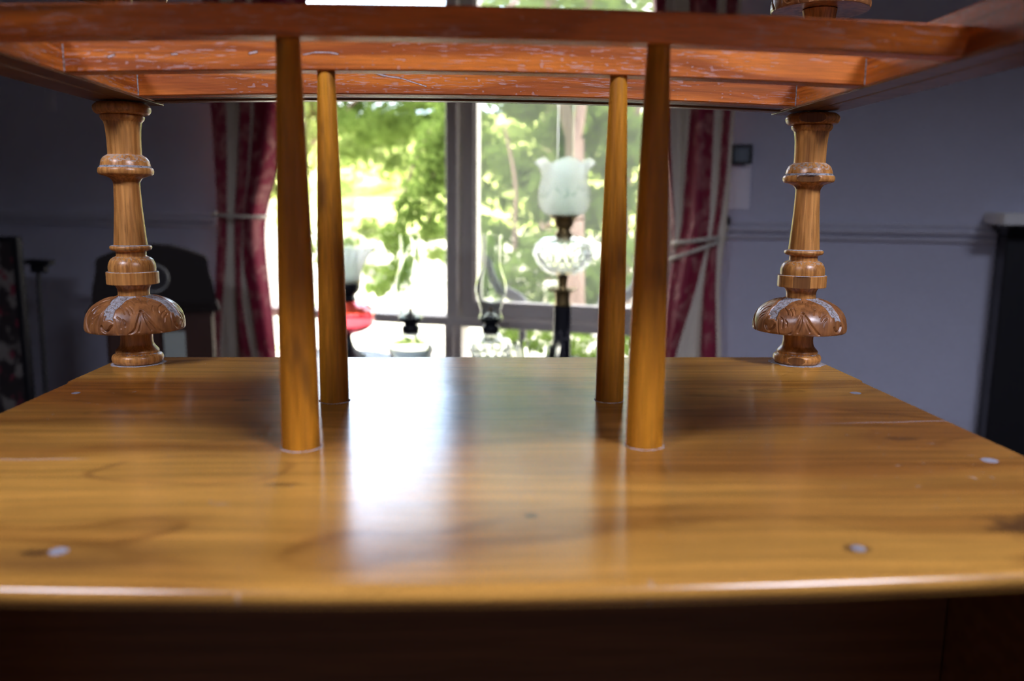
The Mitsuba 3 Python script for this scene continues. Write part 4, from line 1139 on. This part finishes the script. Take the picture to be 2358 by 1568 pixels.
def leaves(rng, clusters, n, size, droop=0.3):
    """n folded diamond leaves gathered in ellipsoidal clusters (u, w, z, ru, rw, rz)."""
    cl = np.array(clusters, float)
    vol = (cl[:, 3] * cl[:, 4] * cl[:, 5]) ** 0.67
    pick = rng.choice(len(cl), n, p=vol / vol.sum())
    d = rng.normal(size=(n, 3))
    d /= np.linalg.norm(d, axis=1, keepdims=True)
    rad = rng.uniform(0.35, 1.0, n) ** 0.6
    pos = cl[pick, :3] + d * rad[:, None] * cl[pick, 3:]
    # twig-scale clumping
    tw = rng.normal(size=(max(8, n // 14), 3))
    pos = pos + 0.0
    ax = rng.normal(size=(n, 3)) + [0, 0, -droop]
    ax /= np.linalg.norm(ax, axis=1, keepdims=True)
    s = np.cross(ax, rng.normal(size=(n, 3)))
    s /= np.linalg.norm(s, axis=1, keepdims=True)
    nn = np.cross(ax, s)
    L = size * rng.uniform(0.7, 1.3, n)[:, None]
    Wd = L * 0.27
    v = np.stack([pos - ax * L * 0.5, pos + s * Wd + nn * Wd * 0.35, pos + ax * L * 0.5, pos - s * Wd + nn * Wd * 0.35], 1).reshape(-1, 3)
    b = np.arange(n)[:, None] * 4
    f = np.vstack([b + [0, 1, 2], b + [0, 2, 3]])
    return v, f


def tree(key, text, seed, trunk, clusters, n, size, leaf, cat='tree', group=None):
    """Trunk and each limb a part; the leaves one part of stuff."""
    rng = np.random.default_rng(seed)
    label(key, text, cat, group)
    for q, (pts, r0, r1) in enumerate(trunk or ()):
        c = curve(pts, 24)
        add(num(key + ('__trunk' if q == 0 else '__limb'), max(q - 1, 0)), in_room(tube(c, np.linspace(r0, r1, len(c)), 10)), M_BARK, smooth=40)
    add(key + '__foliage', in_room(leaves(rng, clusters, n, size)), leaf)
    labels[key + '__foliage'] = {'kind': 'stuff'}


def cloud(rng, c, r, k, cr):
    """k small clusters strewn over an ellipsoid."""
    d = rng.normal(size=(k, 3))
    d /= np.linalg.norm(d, axis=1, keepdims=True)
    p = np.array(c) + d * (rng.uniform(0.2, 1.0, (k, 1)) ** 0.5) * np.array(r)
    s = cr * rng.uniform(0.6, 1.4, (k, 1))
    return np.hstack([p, s, s, s * 0.7]).tolist()


rg = np.random.default_rng(11)
GT = 'trees in the garden beyond the window'
tree('garden_tree', 'tree with pale forked pinkish trunk seen above the ruffled lamp shade', 1,
     [([(-0.50, -4.17, 0.0), (-0.53, -4.17, 0.9), (-0.545, -4.17, 1.68)], 0.085, 0.075), ([(-0.545, -4.17, 1.65), (-0.63, -4.14, 1.95), (-0.74, -4.1, 2.7), (-0.9, -4.0, 3.6)], 0.060, 0.04), ([(-0.545, -4.17, 1.66), (-0.50, -4.18, 1.95), (-0.47, -4.2, 2.7), (-0.3, -4.3, 3.8)], 0.050, 0.03)],
     cloud(rg, (-0.5, -4.2, 3.3), (1.5, 1.2, 1.0), 40, 0.32), 8000, 0.075, L_MID, group=GT)
tree('garden_tree_001', 'dense green shrubby tree filling the right-hand pane behind the lamps', 2,
     [([(-1.30, -5.0, 0.0), (-1.31, -5.0, 0.9), (-1.30, -4.95, 1.37), (-1.40, -4.9, 1.9)], 0.022, 0.012), ([(-0.4, -6.3, 0), (-0.45, -6.3, 1.2), (-0.3, -6.2, 2.5)], 0.06, 0.03)],
     cloud(rg, (-1.2, -5.9, 1.45), (1.30, 0.7, 1.45), 140, 0.20), 20000, 0.075, L_MID, group=GT)
tree('garden_tree_002', 'leafy green branch hanging down at the right of the left-hand pane', 3,
     [([(-0.55, -3.3, 2.9), (-0.95, -3.0, 2.2), (-1.22, -2.85, 1.5), (-1.30, -2.83, 1.0)], 0.022, 0.006), ([(-1.0, -3.0, 2.1), (-1.35, -2.8, 1.5), (-1.58, -2.7, 0.75)], 0.014, 0.004)],
     cloud(rg, (-1.22, -2.86, 1.62), (0.16, 0.2, 0.42), 26, 0.11) + cloud(rg, (-1.33, -2.83, 1.12), (0.14, 0.2, 0.20), 16, 0.10) + cloud(rg, (-1.52, -2.75, 0.78), (0.13, 0.16, 0.22), 16, 0.085) + cloud(rg, (-1.62, -2.70, 0.56), (0.10, 0.12, 0.09), 8, 0.06), 3400, 0.050, L_MID, group=GT)
tree('garden_tree_003', 'tall light green tree in full sun at the far left of the garden', 4,
     [([(-6.9, -10.0, 0), (-6.8, -10.0, 1.6), (-6.3, -10.1, 3.2)], 0.10, 0.06), ([(-6.7, -10.0, 1.9), (-5.6, -10.2, 2.9)], 0.05, 0.03)],
     cloud(rg, (-5.4, -10.0, 2.85), (1.6, 1.0, 0.75), 130, 0.22), 15000, 0.085, L_MID, group=GT)
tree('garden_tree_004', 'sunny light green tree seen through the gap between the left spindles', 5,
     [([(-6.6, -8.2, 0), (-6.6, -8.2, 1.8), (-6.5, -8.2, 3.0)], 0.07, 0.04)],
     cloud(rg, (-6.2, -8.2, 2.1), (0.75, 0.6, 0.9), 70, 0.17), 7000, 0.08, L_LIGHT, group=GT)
tree('garden_shrub', 'low shrub at the foot of the trees below the cut glass font', 6, None,
     cloud(rg, (-0.9, -4.7, 0.50), (1.1, 0.35, 0.40), 70, 0.13), 8000, 0.05, L_MID, cat='shrub')
tree('garden_shrub_001', 'small loose shrub close outside the lower right pane behind the glass bowl', 9, None,
     cloud(rg, (-0.10, -2.1, 0.32), (0.55, 0.25, 0.24), 40, 0.085), 2600, 0.045, L_MID, cat='shrub')
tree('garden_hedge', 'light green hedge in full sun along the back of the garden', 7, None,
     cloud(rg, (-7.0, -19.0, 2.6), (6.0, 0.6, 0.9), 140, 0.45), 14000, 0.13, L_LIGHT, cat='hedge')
tree('garden_tree_005', 'green tree whose top shows right of the mullion above the upper rail', 8,
     [([(-1.9, -8.4, 0), (-1.9, -8.4, 2.0), (-1.7, -8.3, 3.6)], 0.10, 0.06)],
     cloud(rg, (-1.6, -8.4, 3.3), (1.6, 0.9, 1.1), 90, 0.30), 12000, 0.09, L_MID, group=GT)
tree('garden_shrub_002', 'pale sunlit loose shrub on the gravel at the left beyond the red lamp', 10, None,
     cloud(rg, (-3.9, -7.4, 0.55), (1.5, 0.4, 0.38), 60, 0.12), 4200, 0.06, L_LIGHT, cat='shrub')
